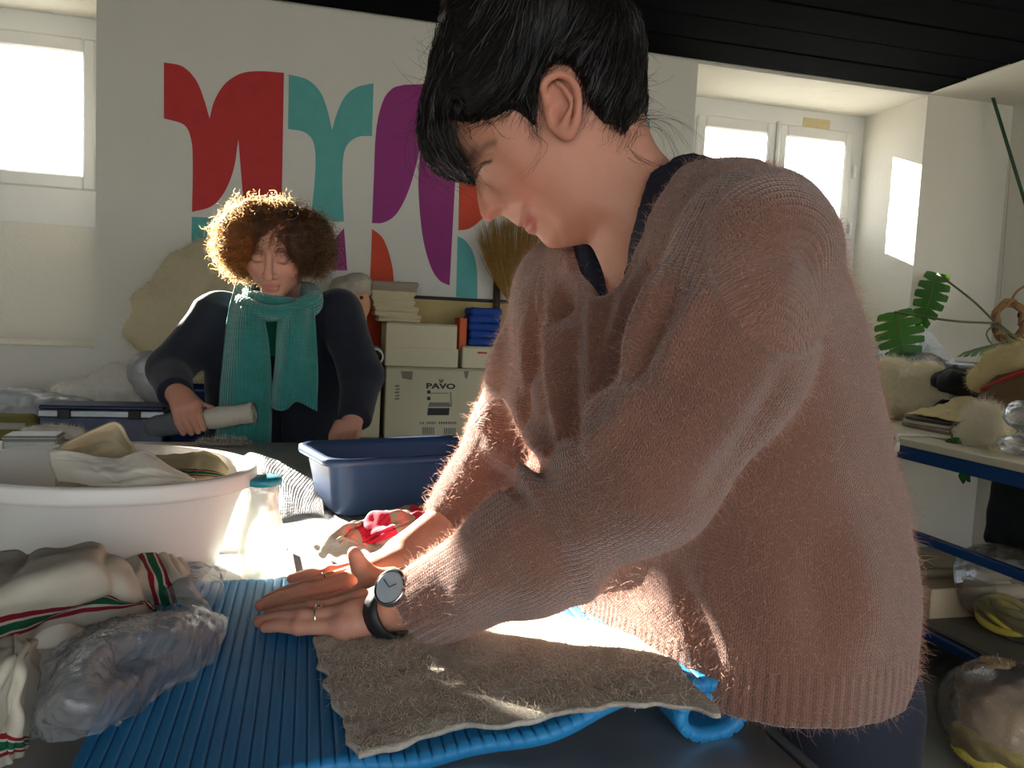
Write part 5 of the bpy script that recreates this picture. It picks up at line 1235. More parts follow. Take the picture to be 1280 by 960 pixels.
# hair: lumpy core and thousands of curls
HCc = P(338, 293, 2.09)
def bhair(p):
    p = A3(p); d = ell(p, HCc, (.125,.115,.086), np.stack([RGT, FWD, UPV], 1)); d = smin(d, ell(p, P(302,303,2.08), (.056,.07,.080), np.stack([RGT, FWD, UPV], 1)), .05); d = smin(d, ell(p, P(388,305,2.09), (.055,.08,.075), np.stack([RGT, FWD, UPV], 1)), .05)
    q = (p-A3(hc_))@A3(HR); face = np.maximum(ell(q, (0.008,.130,-.056), (.050,.095,.096)), -1); d = smax(d, -face, .012)
    return d+.016*vnoise(p*24)+.008*vnoise(p*60)
Vg, Fg = sdf_mesh(bhair, HCc-.25, HCc+.25, .0045, 1.8)
t = NT('brown curls'); co = t.coord(); d_ = t.n('ShaderNodeBsdfPrincipled'); d_.inputs['Base Color'].default_value = (.026,.013,.007,1); d_.inputs['Roughness'].default_value = .4; tl = t.n('ShaderNodeBsdfTranslucent'); tl.inputs[0].default_value = (.95,.60,.28,1); M_curl = t.end(t.shmix(.40, d_.outputs[0], tl.outputs[0]))
bh = mesh('hair', Vg, Fg, M_curl, pw)
rs = np.random.RandomState(31); qf = lambda cc, nn: np.where(((cc-hc_)@HR)[:,1] < .075, 1.0, .25)
p, n, _ = scatter(Vg, Fg, 5400, 3, qf); m_ = len(p); tt = np.linspace(0, 1, 18)
ax1 = np.cross(n, rs.normal(size=(m_,3))); ax1 /= np.linalg.norm(ax1, axis=1)[:,None]; dirv = n*rs.uniform(.2,.9,(m_,1))+ax1*.6+np.array([0,0,-.55]); dirv /= np.linalg.norm(dirv, axis=1)[:,None]
e1_ = np.cross(dirv, ax1); e1_ /= np.linalg.norm(e1_, axis=1)[:,None]+1e-9; e2_ = np.cross(dirv, e1_); L_ = rs.uniform(.020,.055,(m_,1,1)); r_ = rs.uniform(.0035,.0085,(m_,1,1)); tw = rs.uniform(7,15,(m_,1)); ph = rs.rand(m_,1)*6.28
an = ph+tw*tt[None]; grow = np.minimum(tt*4, 1)[None,:,None]
pth = (p-n*.010)[:,None]+dirv[:,None]*L_*tt[None,:,None]+r_*grow*(np.cos(an)[...,None]*e1_[:,None]+np.sin(an)[...,None]*e2_[:,None])
tag(mesh('curls', *ribbons(pth, .0011, tri=False), M_curl, bh), kind='stuff')
gq = P(346,268,1.945)
gl_ = empty('eyeglasses', gq, pw)
M_dark = pm('dark spectacle frame', (.02,.02,.02), .3, 0, 10, 0)
for dx_ in (-.030, .030):
    cc = gq+RGT*dx_; mesh('rim', *tube(np.stack([cc+.024*math.cos(a)*RGT+.019*math.sin(a)*(UPV*.8+FWD*.5) for a in eth]), .0016, 6, cap=False), M_dark, gl_)
    mesh('lens', np.stack([cc]+[cc+.023*math.cos(a)*RGT+.018*math.sin(a)*(UPV*.8+FWD*.5) for a in eth[:-1]]), [(0, i+1, (i+1) % 32+1) for i in range(32)], M_glass, gl_)
mesh('bridge', *tube([gq-RGT*.006, gq+UPV*.003, gq+RGT*.006], .0016, 6), M_dark, gl_)

# ---- the felt roll she holds
M_wroll = fibre('white felt', lin(214,206,188), .1, .2); M_groll = pm('grey felt', lin(92,94,96), .95, .2, 40, .5, 250, .002)
fr = tag(empty('felt_roll', (roll_a+roll_b)/2), 'rolled up grey and white felt held in one hand', 'felt roll')
nn = 60; tt = np.linspace(0,1,nn)
pa = roll_a+(roll_b-roll_a)*tt[:,None]
V, F = tube(pa[26:], .0265+.0012*np.sin(tt[26:]*20), 28); V = V+.003*fbm(V*40)[:,None]; mesh('white_felt', V, F, M_wroll, fr)
V, F = tube(pa[:34], np.interp(tt[:34], [0,.08,.6], [.020,.028,.031]), 28); V = V+.004*fbm(V*40)[:,None]; mesh('grey_felt', V, F, M_groll, fr)
e1 = np.cross(rd, [0,0,1.0]); e1 /= np.linalg.norm(e1); e2 = np.cross(rd, e1); a_ = np.linspace(0, 5*math.pi, 90); rsp = np.linspace(.003,.024,90)
mesh('spiral_end', *tube(np.stack([roll_b+rd*.001+r*(math.cos(k)*e1+math.sin(k)*e2) for k, r in zip(a_, rsp)]), .0019, 6), M_wroll, fr)

# ================================================================== the bench along the back wall and what stands on it
BZ = .71
M_bwood = pm('pale bench board', lin(150,140,118), .7, .15, 8, .2, 30, .002)
bench = tag(empty('wall_bench', (-.6, 3.2, 0)), 'long pale wooden bench along the mural wall', 'bench')
mesh('bench_top', *box((-.65, 3.19, BZ-.015), (2.86, .60, .03), bev=.004), M_bwood, bench)
for x in (-2.0, -.65, .70):
    for y in (2.95, 3.43): mesh('leg', *box((x, y, (BZ-.03)/2), (.05, .05, BZ-.03), bev=.004), M_bwood, bench)
for y in (2.95, 3.43): mesh('rail', *box((-.65, y, BZ-.08), (2.7, .02, .07), bev=.003), M_bwood, bench)
def pbox(x0, y0, x1, y1, Y):                 # pixel rectangle on the plane y=Y -> x0,x1,z0,z1
    a, b = ony(x0, y1, Y), ony(x1, y0, Y); return a[0], b[0], a[2], b[2]
def carton(name, x0, x1, z0, z1, y, dep, mat_, label, flap=True, cat_='box', rot=0):
    t_ = tag(empty(name, ((x0+x1)/2, y+dep/2, z0)), label, cat_)
    R = rz(rot); c = np.array([(x0+x1)/2, y+dep/2, 0])
    mesh('box_body', *box((c[0], c[1], (z0+z1)/2-.001), (x1-x0, dep, z1-z0-.002), R, .004), mat_, t_)
    if flap:
        for s_ in (-1, 1): mesh('flap', *box(c+R@np.array([0, s_*dep/4, 0])+np.array([0,0,z1+.0005]), (x1-x0-.002, dep/2-.003, .003), R, .001), mat_, t_)
    return t_
M_card = pm('off white carton', lin(206,197,166), .8, .05, 10, .1, 60); M_card2 = pm('grey white carton', lin(192,184,156), .8, .06, 10, .1, 60); M_ink = pm('black print', (.02,.02,.02), .7, 0, 10, 0); M_grey = pm('grey print', (.16,.16,.15), .7, 0, 10, 0)
PY = 3.17
x0, x1, _, z1 = pbox(480, 463, 617, 548, PY)
pav = carton('printed_carton', x0, x1, BZ, z1, PY, .27, M_card2, 'large white carton printed with PAVO and a machine drawing')
def flat_text(s, size, c, mat_, parent, name='printed_lettering', ext=.0008, shear=0, sx=1.0):
    cu = bpy.data.curves.new(name, 'FONT'); cu.body = s; cu.size = size; cu.align_x = 'CENTER'; cu.align_y = 'CENTER'; cu.extrude = ext; cu.resolution_u = 3; cu.offset = size*.035; cu.shear = shear
    tmp = bpy.data.objects.new('tmp', cu); COL.objects.link(tmp); dg = bpy.context.evaluated_depsgraph_get(); me = bpy.data.meshes.new_from_object(tmp.evaluated_get(dg)); bpy.data.objects.remove(tmp)
    V = np.array([v.co[:] for v in me.vertices]); F = [tuple(p.vertices) for p in me.polygons]
    V = np.stack([c[0]+V[:,0]*sx, c[1]-V[:,2], c[2]+V[:,1]], -1); o = mesh(name, V, F, mat_, parent, smooth=False); bpy.data.meshes.remove(me); return o
pt = lambda x, y: ony(x, y, PY-.0008)
o = flat_text('PAVO', .030, pt(551, 483), M_ink, pav, sx=1.55)

c_ = pt(551.5, 476); mesh('printed_mark', *join(tube([c_+[-.008,0,.006], c_+[-.006,0,-.002], c_+[0,0,-.006], c_+[.006,0,-.002], c_+[.008,0,.006]], .002, 6), box(c_+[0,0,.001], (.003,.001,.010))), M_ink, pav)
def flat_poly(pts, mat_, parent, name='printed_drawing'):
    q = [pt(x, y) for x, y in pts]; V, F = prism([(p[0], p[2]) for p in q], 0, .001); V = np.stack([V[:,0], PY-.0004-V[:,2], V[:,1]], -1); return mesh(name, V, F, mat_, parent, smooth=False)
flat_poly([(535,510),(562,510),(561,519),(534,519)], M_ink, pav); flat_poly([(537,503),(562,503),(563,508.5),(535,508.5)], M_grey, pav); flat_poly([(536,491),(561,491),(560,492),(536,492)], M_grey, pav)
flat_poly([(562.5,490),(564,490),(565,508),(562,508),(562,506.5),(563.4,506)], M_grey, pav)
for y in (488, 496): flat_poly([(534,y),(538,y),(538,y+4),(534,y+4)], M_ink, pav)
flat_poly([(501,464),(516,464),(515,475),(503,473)], pm('brown tape', lin(120,110,92), .6), pav); flat_poly([(580,464),(586,464),(584,474),(581,472)], pm('brown tape', lin(120,110,92), .6), pav)
for k in range(6): flat_poly([(528+k*2.6,534),(529.6+k*2.6,534),(529.6+k*2.6,543),(528+k*2.6,543)], M_grey, pav, 'printed_barcode'); flat_poly([(555+k*2.6,535),(556.6+k*2.6,535),(556.6+k*2.6,543),(555+k*2.6,543)], M_grey, pav, 'printed_barcode')
for k in range(16):
    if k not in (2, 7): flat_poly([(525+k*2.9,527.2),(527+k*2.9,527.2),(527+k*2.9,530.2),(525+k*2.9,530.2)], M_grey, pav, 'printed_mark')
for k in range(5): flat_poly([(493+(k%2)*2,482+k*4),(499,481+k*4),(499.5,483+k*4),(494,484+k*4)], M_grey, pav, 'printed_mark')
ptop = z1+.003
x0, x1, _, z1 = pbox(481, 407, 572, 464, PY+.02)
wb = carton('white_carton', x0, x1, ptop, z1, PY+.02, .22, M_card, 'plain off-white carton standing on the printed carton'); wtop = z1+.003
mesh('front_flap', *box(((x0+x1)/2+.005, PY+.018, ptop+.040), (x1-x0+.004, .003, .075), bev=.001), M_card, wb)
x0, x1, _, z1 = pbox(577, 435, 629, 466, PY+.03)
sb = carton('small_carton', x0, x1, ptop, z1, PY+.03, .18, M_card, 'small white carton with a red print line under the blue cloth'); stop = z1+.003
for (a, b, c2, d2, mm) in ((597,440,609,442,pm('red print', lin(170,40,36), .7)), (612,456,628,458,M_ink), (612,461,619,465,M_grey)):
    q0, q1 = ony(a, d2, PY+.0285), ony(c2, b, PY+.0285); mesh('printed_line', *box(((q0[0]+q1[0])/2, PY+.0293, (q0[2]+q1[2])/2), (q1[0]-q0[0], .001, q1[2]-q0[2])), mm, sb)
def slab(p, c, s, r, R=None):
    q = np.abs((p-A3(c)) if R is None else (p-A3(c))@A3(R))-(A3(s)/2-r); return np.linalg.norm(np.maximum(q, 0), axis=1)+np.minimum(q.max(1), 0)-r
# folded blue cloth
x0, x1, _, z1 = pbox(586, 386, 628, 435, PY+.05); cz_ = np.linspace(stop, z1, 6)
def bluec(p):
    p = A3(p); d = None
    for i in range(5): g = slab(p, ((x0+x1)/2+.004*math.sin(i*2.1), PY+.13, (cz_[i]+cz_[i+1])/2), (x1-x0, .15, cz_[i+1]-cz_[i]), .012); d = g if d is None else np.minimum(d, g)
    return d+.003*fbm(p*30)
Vx, Fx = sdf_mesh(bluec, (x0-.03, PY+.03, stop), (x1+.03, PY+.24, z1+.03), .004, 1.4); Vx[:,2] = np.maximum(Vx[:,2], stop+.001)
tag(mesh('folded_cloth', Vx, Fx, pm('strong blue cloth', lin(18,62,140), .85, .15, 20, .3, 200, .001)), 'strong blue cloth folded into layers on the small carton', 'cloth')
x0, x1, z0, z1 = pbox(574, 397, 585, 432, PY+.06); tag(mesh('orange_book', *box(((x0+x1)/2, PY+.13, (stop+z1)/2-.012), (x1-x0, .12, z1-stop+.020), bev=.003), pm('orange cover', lin(206,84,28), .6)), 'orange book standing beside the blue folded cloth', 'book')
# blankets
M_bl = [pm('grey beige blanket', lin(150,138,118), .95, .12, 20, .4, 180, .002), pm('cream blanket', lin(200,186,150), .95, .10, 20, .4, 180, .002)]
ys_ = [353,364,375,384,394,406]
for i in range(5):
    x0, x1, z0, z1 = pbox(464+[0,0,2,4,8][i], ys_[i], 522+[2,-1,-2,2,6][i], ys_[i+1], PY+.04)
    if i == 4: z0 = wtop
    cc = ((x0+x1)/2, PY+.12, (z0+z1)/2); s_ = (x1-x0, .15, z1-z0-.001)
    Vx, Fx = sdf_mesh(lambda p: np.minimum(slab(A3(p), np.array(cc)+[0,0,s_[2]*.25], (s_[0], s_[1], s_[2]*.49), .008), slab(A3(p), np.array(cc)-[0.003,0,s_[2]*.25], (s_[0]*.97, s_[1], s_[2]*.49), .008))+.0025*fbm(A3(p)*28+i*7), np.array(cc)-np.array(s_)/2-.02, np.array(cc)+np.array(s_)/2+.02, .004, 1.4)
    Vx[:,2] = np.clip(Vx[:,2], z0+.0005, z1)
    lab = ['folded grey beige blanket on top of the blanket stack','folded cream blanket directly under the grey beige one','folded cream blanket in the middle of the blanket stack','folded cream blanket just above the lowest one of the stack','lowest folded cream blanket resting on the plain white carton']
    tag(mesh('folded_blanket', Vx, Fx, M_bl[0 if i == 0 else 1]), lab[i], 'blanket', 'folded blankets stacked on the white carton')
# doll with a wrapped head
UTZ = pbox(400, 456, 477, 548, PY+.02)[3]+.003
dh = ony(441, 380, 3.24); doll = tag(empty('cloth_doll', (dh[0], 3.24, UTZ)), 'doll with a peach face and a wool turban beside the blankets', 'doll')
Vx, Fx = sdf_mesh(lambda p: smin(ell(A3(p), dh, (.070,.065,.080)), smin(ell(A3(p), dh+[.035,-.055,-.005], (.012,.014,.012)), cap(A3(p), dh-[0,0,.08], dh-[0,0,.14], .03, .03), .02), .02), dh-.18, dh+.12, .005); mesh('doll_head', Vx, Fx, pm('peach felt', lin(226,166,130), .9, .05), doll)
Vx, Fx = sdf_mesh(lambda p: smin(ell(A3(p), dh+[-.01,.01,.062], (.085,.078,.050)), ell(A3(p), dh+[.02,-.02,.090], (.05,.05,.035)), .02)+.008*vnoise(A3(p)*35)+.004*vnoise(A3(p)*80), dh-.14, dh+.18, .005, 1.4); mesh('doll_turban', Vx, Fx, pm('grey white wool', lin(186,176,158), .95, .25, 40, .6, 160, .004), doll)
Vx, Fx = sdf_mesh(lambda p: np.maximum(cap(A3(p), (dh[0],3.28,UTZ+.06), (dh[0],3.25,dh[2]-.12), .062, .045), UTZ+.001-A3(p)[:,2]), (dh[0]-.14,3.1,UTZ-.01), (dh[0]+.14,3.4,dh[2]-.02), .008); mesh('doll_body', Vx, Fx, pm('dull red cloth', lin(120,40,40), .9, .1), doll)
for ex in (.030, .012): mesh('doll_eye', *lathe([(0,-.004),(.0075,-.002),(.0075,.002),(0,.004)], ony(452 if ex > .02 else 440, 372, 3.178), 14, rot=np.array([[1,0,0],[0,0,-1],[0,1,0]])), M_ink, doll)
# white upright carton and the paper tube on it
x0, x1, _, z1 = pbox(400, 456, 477, 548, PY+.02); carton('upright_carton', x0, x1, BZ, z1, PY+.02, .20, M_card, 'white carton below the paper tube and the doll'); ut = z1+.003
ta = np.array([ony(469,437,3.12)[0], 3.10, ut+.033]); tb = ta+np.array([.02,.30,0]); av = (tb-ta)/np.linalg.norm(tb-ta); Rt = np.array(Vector(av).to_track_quat('Z','Y').to_matrix())
tag(mesh('paper_tube', *lathe([(.026,0),(.032,0),(.032,.30),(.026,.30),(.026,0)], ta, 32, rot=Rt), pm('off white paper', lin(212,206,192), .8)), 'hollow white paper tube lying on the carton beside the doll', 'tube')
# board with a black top edge
q0, q1 = ony(480, 368, 3.47), ony(668, 384, 3.47); bd = tag(empty('kraft_board', ((q0[0]+q1[0])/2, 3.47, 0)), 'tan board with a black top edge leaning on the mural wall', 'board')
mesh('panel', *box(((q0[0]+q1[0])/2, 3.478, (BZ+q0[2]-.01)/2+.002), (q1[0]-q0[0], .012, q0[2]-.014-BZ), bev=.002), pm('tan kraft', lin(190,168,112), .85, .08, 12), bd)
mesh('edge_strip', *box(((q0[0]+q1[0])/2, 3.472, q0[2]-.004), (q1[0]-q0[0], .024, .014), bev=.003), M_ink, bd)
bd.location.z = 0
# dark cabinet, pole, broom
M_dkw = pm('very dark wood', lin(34,26,22), .7, .3, 10, .3, 40, .002)
cb = tag(empty('dark_cabinet', (1.33, 3.3, 0)), 'very dark wooden cabinet beside the cartons', 'cabinet')
mesh('carcass', *box((1.46, 3.32, .56), (1.10, .26, 1.12), bev=.005), M_dkw, cb)
for x in (1.19, 1.73): d_ = mesh('door', *box((x, 3.182, .57), (.52, .018, 1.04), bev=.004), M_dkw, cb); mesh('knob', *lathe([(0,.0),(.008,0),(.013,.012),(.010,.020),(0,.022)], (x+(.20 if x < 1.5 else -.20), 3.172, .62), 16, rot=np.array([[1,0,0],[0,0,-1],[0,1,0]])), M_steel, d_)
pa_, pb_ = np.array([.815,3.30,0.0]), ony(621,346,3.42); tag(mesh('wooden_pole', *tube(smooth_path([pa_, pb_], 8), .016, 12), pm('brown pole', lin(66,50,38), .7, .2, 10)), 'dark brown wooden pole leaning beside the small carton', 'pole')
ba, bb2 = np.array([.845,3.10,0.0]), ony(642,374,3.34); br = tag(empty('broom', ba), 'straw broom leaning bristles up with a striped coloured handle', 'broom')
segs = [(0,.55,(50,40,36)),(.55,.66,(150,40,46)),(.66,.78,(206,150,50)),(.78,.84,(214,120,40)),(.84,.87,(70,50,110)),(.87,.965,(190,40,34)),(.965,1.0,(30,60,40))]
for a, b, c_ in segs: mesh('handle_band', *tube([ba+(bb2-ba)*a, ba+(bb2-ba)*b], .0145, 14), pm('broom paint %d' % c_[0], lin(*c_), .5, .08), br)
rs = np.random.RandomState(5); st = []
for k in range(520):
    u, v = rs.uniform(-1,1), rs.normal()*.35; b0 = bb2+np.array([.012*u, .012*v, -.02]); tip = ony(642+u*46+rs.normal()*3, 300-22*(1-u*u)+rs.normal()*9, 3.36)+np.array([0,.03*v,0])
    mid = b0*.5+tip*.5+np.array([u*.018,0,.0]); st.append(smooth_path([b0, mid, tip+rs.normal(size=3)*.004], 6))
t = NT('straw'); co = t.coord(); cst = t.mix(t.noise(co, 90, 2), lin(150,106,44), lin(206,164,84)); tl = t.n('ShaderNodeBsdfTranslucent'); t.l(cst, tl.inputs[0]); M_straw = t.end(t.shmix(.3, t.bsdf(cst, .7), tl.outputs[0]))
tag(mesh('bristles', *ribbons(np.stack(st), .0019), M_straw, br), kind='stuff')
mesh('binding', *tube([bb2-[0,0,.03], bb2+[0,0,.02]], [.020,.024], 14), pm('broom binding', lin(40,70,50), .6), br)

# wool, bags and the navy case on the left of the bench
M_strand = fibre('pale wool strand', lin(236,228,208), .06, .5)
def fluff(name, prims, k, h, mat_, label, cat_, n=2500, wd=.0004, ln=.012, amp=.02, sc=14, zmin=None, group=None, fmat=None, seed=1):
    cs = np.array([c for c, r in prims]); rr = max(max(r) for c, r in prims)+amp*1.5
    def f(p):
        p = A3(p); d = None
        for c, r in prims: g = ell(p, c, r); d = g if d is None else smin(d, g, k)
        return d+amp*fbm(p*sc+seed*3.1)+.40*amp*np.abs(vnoise(p*sc*2.2))+.22*amp*fbm(p*np.array([sc*7,sc*7,sc*3]))
    V, F = sdf_mesh(f, cs.min(0)-rr, cs.max(0)+rr, h, 1.9)
    if zmin is not None: V[:,2] = np.maximum(V[:,2], zmin)
    o = tag(mesh(name, V, F, mat_), label, cat_, group)
    rs = np.random.RandomState(seed); p, nn, _ = scatter(V, F, n, seed); d = nn*.7+rs.normal(size=p.shape)*.7; d /= np.linalg.norm(d, axis=1)[:,None]; q = [p]
    for i in range(5): q.append(q[-1]+d*rs.uniform(.3,1,(n,1))*ln/3); d = d+rs.normal(size=p.shape)*.55; d /= np.linalg.norm(d, axis=1)[:,None]
    q = np.stack(q, 1)
    if zmin is not None: q[...,2] = np.maximum(q[...,2], zmin)
    tag(mesh('loose_fibres', *ribbons(q, wd, tri=False), fmat or M_strand, o), kind='stuff'); return o
M_wool = fibre('cream fleece', lin(226,214,180), .10, .35); M_woolw = fibre('white fleece', lin(246,243,236), .05, .5)
Y3 = 3.28
fluff('fleece_heap', [(ony(250,350,Y3),(.15,.10,.13)),(ony(215,385,Y3-.02),(.13,.10,.11)),(ony(185,415,Y3-.04),(.08,.08,.06)),(ony(285,340,Y3+.02),(.12,.10,.16)),(ony(240,430,Y3-.02),(.18,.12,.12)),(np.array([-.42,Y3,BZ+.10]),(.22,.14,.12))], .06, .009, M_wool, 'tall heap of cream fleece behind the curly haired woman', 'fleece', 9000, .0006, .030, .032, 9, BZ+.001)
fluff('wool_tuft', [(ony(100,490,3.22),(.10,.06,.05)),(ony(150,480,3.22),(.10,.07,.07)),(ony(125,505,3.22),(.16,.07,.06)),(np.array([ony(125,505,3.22)[0],3.22,BZ+.05]),(.18,.08,.06))], .04, .006, M_woolw, 'loose cream wool tufts behind the navy case', 'wool', 4500, .0004, .020, .022, 16, BZ+.001, seed=4)
def filmbag(name, prims, k, h, mat_, label, amp=.015, sc=16, zmin=None, cr=.006, crs=45, seed=0, cat_='bag'):
    cs = np.array([c for c, r in prims]); rr = max(max(r) for c, r in prims)+amp*2
    def f(p):
        p = A3(p); d = None
        for c, r in prims: g = ell(p, c, r); d = g if d is None else smin(d, g, k)
        return d+amp*fbm(p*sc+seed)+cr*.3*ridge(p*crs+seed)
    V, F = sdf_mesh(f, cs.min(0)-rr, cs.max(0)+rr, h, 1.8)
    if zmin is not None: V[:,2] = np.maximum(V[:,2], zmin)
    return tag(mesh(name, V, F, mat_), label, cat_)
M_milky = film('milky plastic', clear=.35, haze=(.78,.80,.84), scale=50, bump=.8)
M_clearbag = film('clear bag film', clear=.86, haze=(.86,.86,.86), scale=45, bump=1.0)
filmbag('plastic_bag', [(ony(185,465,3.17),(.07,.05,.08)),(ony(200,485,3.17),(.07,.05,.07)),(np.array([ony(190,500,3.17)[0],3.17,BZ+.05]),(.08,.05,.06))], .04, .006, M_milky, 'milky plastic bag between the wool and the dark sleeve', zmin=BZ+.001, seed=3)
filmbag('plastic_bag', [(ony(20,497,3.15),(.14,.06,.035)),(ony(75,503,3.12),(.11,.06,.03)),(np.array([-.95,3.14,BZ+.06]),(.24,.08,.065))], .03, .006, M_milky, 'flat milky plastic sheet behind the green bag', zmin=BZ+.001, seed=8)
x0, x1, _, z1 = pbox(49, 513, 205, 550, 2.955); cz0 = BZ+.001
M_case = pm('navy case plastic', lin(20,40,78), .4, .08, 20, .1); M_alu = pm('grey case edging', lin(146,150,154), .35, .05, 20, .05, Metallic=.6)
case = tag(empty('equipment_case', ((x0+x1)/2, 3.05, cz0)), 'navy equipment case with a grey edge band and black latch', 'case')
mesh('case_body', *box(((x0+x1)/2, 3.02, (cz0+z1)/2-.012), (x1-x0, .15, z1-cz0-.024), bev=.006), M_case, case); mesh('edge_band', *box(((x0+x1)/2, 3.02, z1-.015), (x1-x0+.004, .154, .024), bev=.003), M_alu, case); mesh('case_lid', *box(((x0+x1)/2, 3.02, z1+.006), (x1-x0, .15, .014), bev=.005), M_case, case)
for px in (168, 80): q = ony(px, 521, 2.94); mesh('latch', *box((q[0], 2.940, z1-.016), (.040, .012, .034), bev=.003), M_ink, case)
# big navy crate edge behind her arm
q0, q1 = ony(212, 484, 2.93), ony(258, 550, 2.93); tag(mesh('navy_crate', *rloft([(.075,.07,.01,BZ+.001),(.082,.077,.012,q0[2]-.02),(.088,.083,.012,q0[2]-.018),(.088,.083,.012,q0[2]),(.080,.075,.010,q0[2]),(.074,.069,.01,BZ+.01)], ((q0[0]+q1[0])/2+.015, 3.01, 0), np.array([1,0,0]), np.array([0,1,0])), M_case), 'navy plastic crate behind the curly haired woman', 'crate')
M_olive = pm('olive canvas', lin(108,104,44), .9, .15, 20, .3, 200, .001)
og = ony(15, 525, 2.98); Vx, Fx = sdf_mesh(lambda p: slab(A3(p), (og[0], 2.93, BZ+.056), (.17,.10,.110), .02)+.006*fbm(A3(p)*22), (og[0]-.13,2.84,BZ-.01), (og[0]+.13,3.02,BZ+.15), .005, 1.4); Vx[:,2] = np.maximum(Vx[:,2], BZ+.001)
ob = tag(mesh('canvas_bag', Vx, Fx, M_olive), 'olive green canvas bag beside the navy case', 'bag'); mesh('fold_over', *box((og[0], 2.872, BZ+.078), (.15, .006, .022), bev=.003), pm('grey cloth label', lin(150,146,138), .9), ob)
# on the far end of the work table
tcx = onz(36, 566, TZ); tin = tag(empty('tin_box', tcx), 'small pale tin box at the far corner of the work table', 'tin'); M_tin = pm('worn pale tin', lin(150,150,140), .4, .15, 20, .1, Metallic=.3)
mesh('tin_body', *box(tcx+[0,.035,.014], (.104,.07,.026), rz(.05), .004), M_tin, tin); mesh('tin_lid', *box(tcx+[0,.035,.031], (.107,.073,.010), rz(.05), .004), M_tin, tin)
w1 = onz(52, 552, TZ); fluff('wool_tuft', [(w1+[0,.05,.015],(.06,.025,.014)),(w1+[.04,.05,.012],(.035,.022,.012))], .02, .004, M_woolw, 'flat white wool tuft behind the pale tin', 'wool', 700, .0003, .012, .008, 30, TZ+.001, seed=9)
w2 = onz(270, 556, TZ); fluff('wool_tuft', [(w2+[0,0,.006],(.05,.02,.007)),(w2+[.04,-.01,.006],(.04,.018,.006))], .015, .003, fibre('grey fleece', lin(150,144,134), .15, .3), 'thin grey wool wisp on the far table edge', 'wool', 700, .0003, .014, .006, 30, TZ+.001, seed=12)

# ================================================================== the side table and its clutter
RZ = .83; RX0, RX1, RY0, RY1 = 2.20, 3.22, .9, 3.30
M_blue = pm('blue steel', lin(14,58,110), .4, .06, 20, .05); M_lam = pm('beige laminate', lin(196,186,160), .5, .05, 12, .05)
rt = tag(empty('side_table', (2.7, 2.1, 0)), 'beige topped table with a blue steel frame along the side wall', 'table')
mesh('tabletop', *box(((RX0+RX1)/2, (RY0+RY1)/2, RZ-.014), (RX1-RX0, RY1-RY0, .028), bev=.003), M_lam, rt)
for x in (RX0+.02, RX1-.03): mesh('apron', *box((x, (RY0+RY1)/2, RZ-.054), (.03, RY1-RY0-.02, .05), bev=.003), M_blue, rt)
for x in (RX0+.02, RX1-.03):
    for y in ((RY0+.03, 1.83, RY1-.03) if x < 2.5 else (RY0+.03, 1.83)):
        mesh('leg', *box((x, y, (RZ-.08)/2), (.035, .035, RZ-.08), bev=.003), M_blue, rt)
    for z in ((.475, .133) if x < 2.5 else (.133,)): mesh('rail', *box((x, (RY0+RY1)/2, z), (.028, RY1-RY0-.04, .034), bev=.003), M_blue, rt)
mesh('bolt', *lathe([(0,0),(.007,0),(.006,.004),(0,.005)], (RX0+.004, 1.945, .133), 12, rot=np.array([[0,0,-1],[0,1,0],[1,0,0]])), M_steel, rt)
mesh('shelf_board', *box(((RX0+RX1)/2, (RY0+RY1)/2, .158), (RX1-RX0-.08, RY1-RY0-.08, .016), bev=.002), pm('dusty shelf board', lin(120,112,98), .8), rt)
def oxz(px, py, X): return onx(px, py, X)
# ---- monstera
t = NT('monstera leaf'); co = t.coord(); cl = t.mix(t.noise(co, 14, 3), lin(16,58,36), lin(38,100,50)); tl = t.n('ShaderNodeBsdfTranslucent'); tl.inputs[0].default_value = (*lin(110,170,30), 1); M_leaf = t.end(t.shmix(.28, t.bsdf(cl, .35, t.bump(t.noise(co, 60, 3), .2, .002)), tl.outputs[0]))
M_stem = pm('green brown stem', lin(78,84,48), .6, .15, 30)
def leaf(base, tip, width, nrm, lobes, seed, parent, droop=.25):
    """each side is a row of curved lobes joined along the midrib"""
    base, tip = np.array(base), np.array(tip); ax = tip-base; L = np.linalg.norm(ax); ax = ax/L; nrm = np.array(nrm, float); nrm -= ax*(nrm@ax); nrm /= np.linalg.norm(nrm); sd = np.cross(nrm, ax); rs = np.random.RandomState(seed)
    V, F = [], []
    def pos(t, w, s_): z = -droop*L*(.35*(w/width)**2+.5*max(t-.4,0)**2); return base+ax*L*t+sd*s_*w+nrm*z
    def prof(t): t = np.clip(t, 0, 1); return width*np.clip(math.sin(math.pi*min(1, .10+.86*t))**.62*(1.05-.30*t), 0.02, 2)
    for s_ in (-1, 1):
        for i in range(lobes):
            t0, t1 = i/lobes, (i+1)/lobes; gap = .10/lobes*(1.0+.6*rs.rand()); k = len(V); nu, nv = 9, 4; W_ = prof((t0+t1)/2)
            for a in range(nu+1):
                f = a/nu; g = gap*np.clip((f-.42)*3, 0, 1); end = math.sqrt(max(0, 1-((f-.85)/.17)**2)) if f > .85 else 1
                for b in range(nv+1):
                    h = b/nv; tm = (t0+t1)/2; tt = tm+(h-.5)*((t1-t0)-2*g)*(.45+.55*end); V.append(pos(tt+.16*f*(tt-.3), (prof(tt)*.6+W_*.4)*f, s_))
            for a in range(nu):
                for b in range(nv): q = k+a*(nv+1)+b; F.append((q, q+1, q+nv+2, q+nv+1) if s_ < 0 else (q, q+nv+1, q+nv+2, q+1))
    V = np.array(V); o = mesh('leaf_blade', V, F, M_leaf, parent)
    mesh('midrib', *tube(smooth_path([pos(t_, 0, 1)+nrm*.001 for t_ in (0,.3,.6,.97)], 12), np.linspace(.0035,.001,12), 6), M_stem, o); return o
XP = 3.16
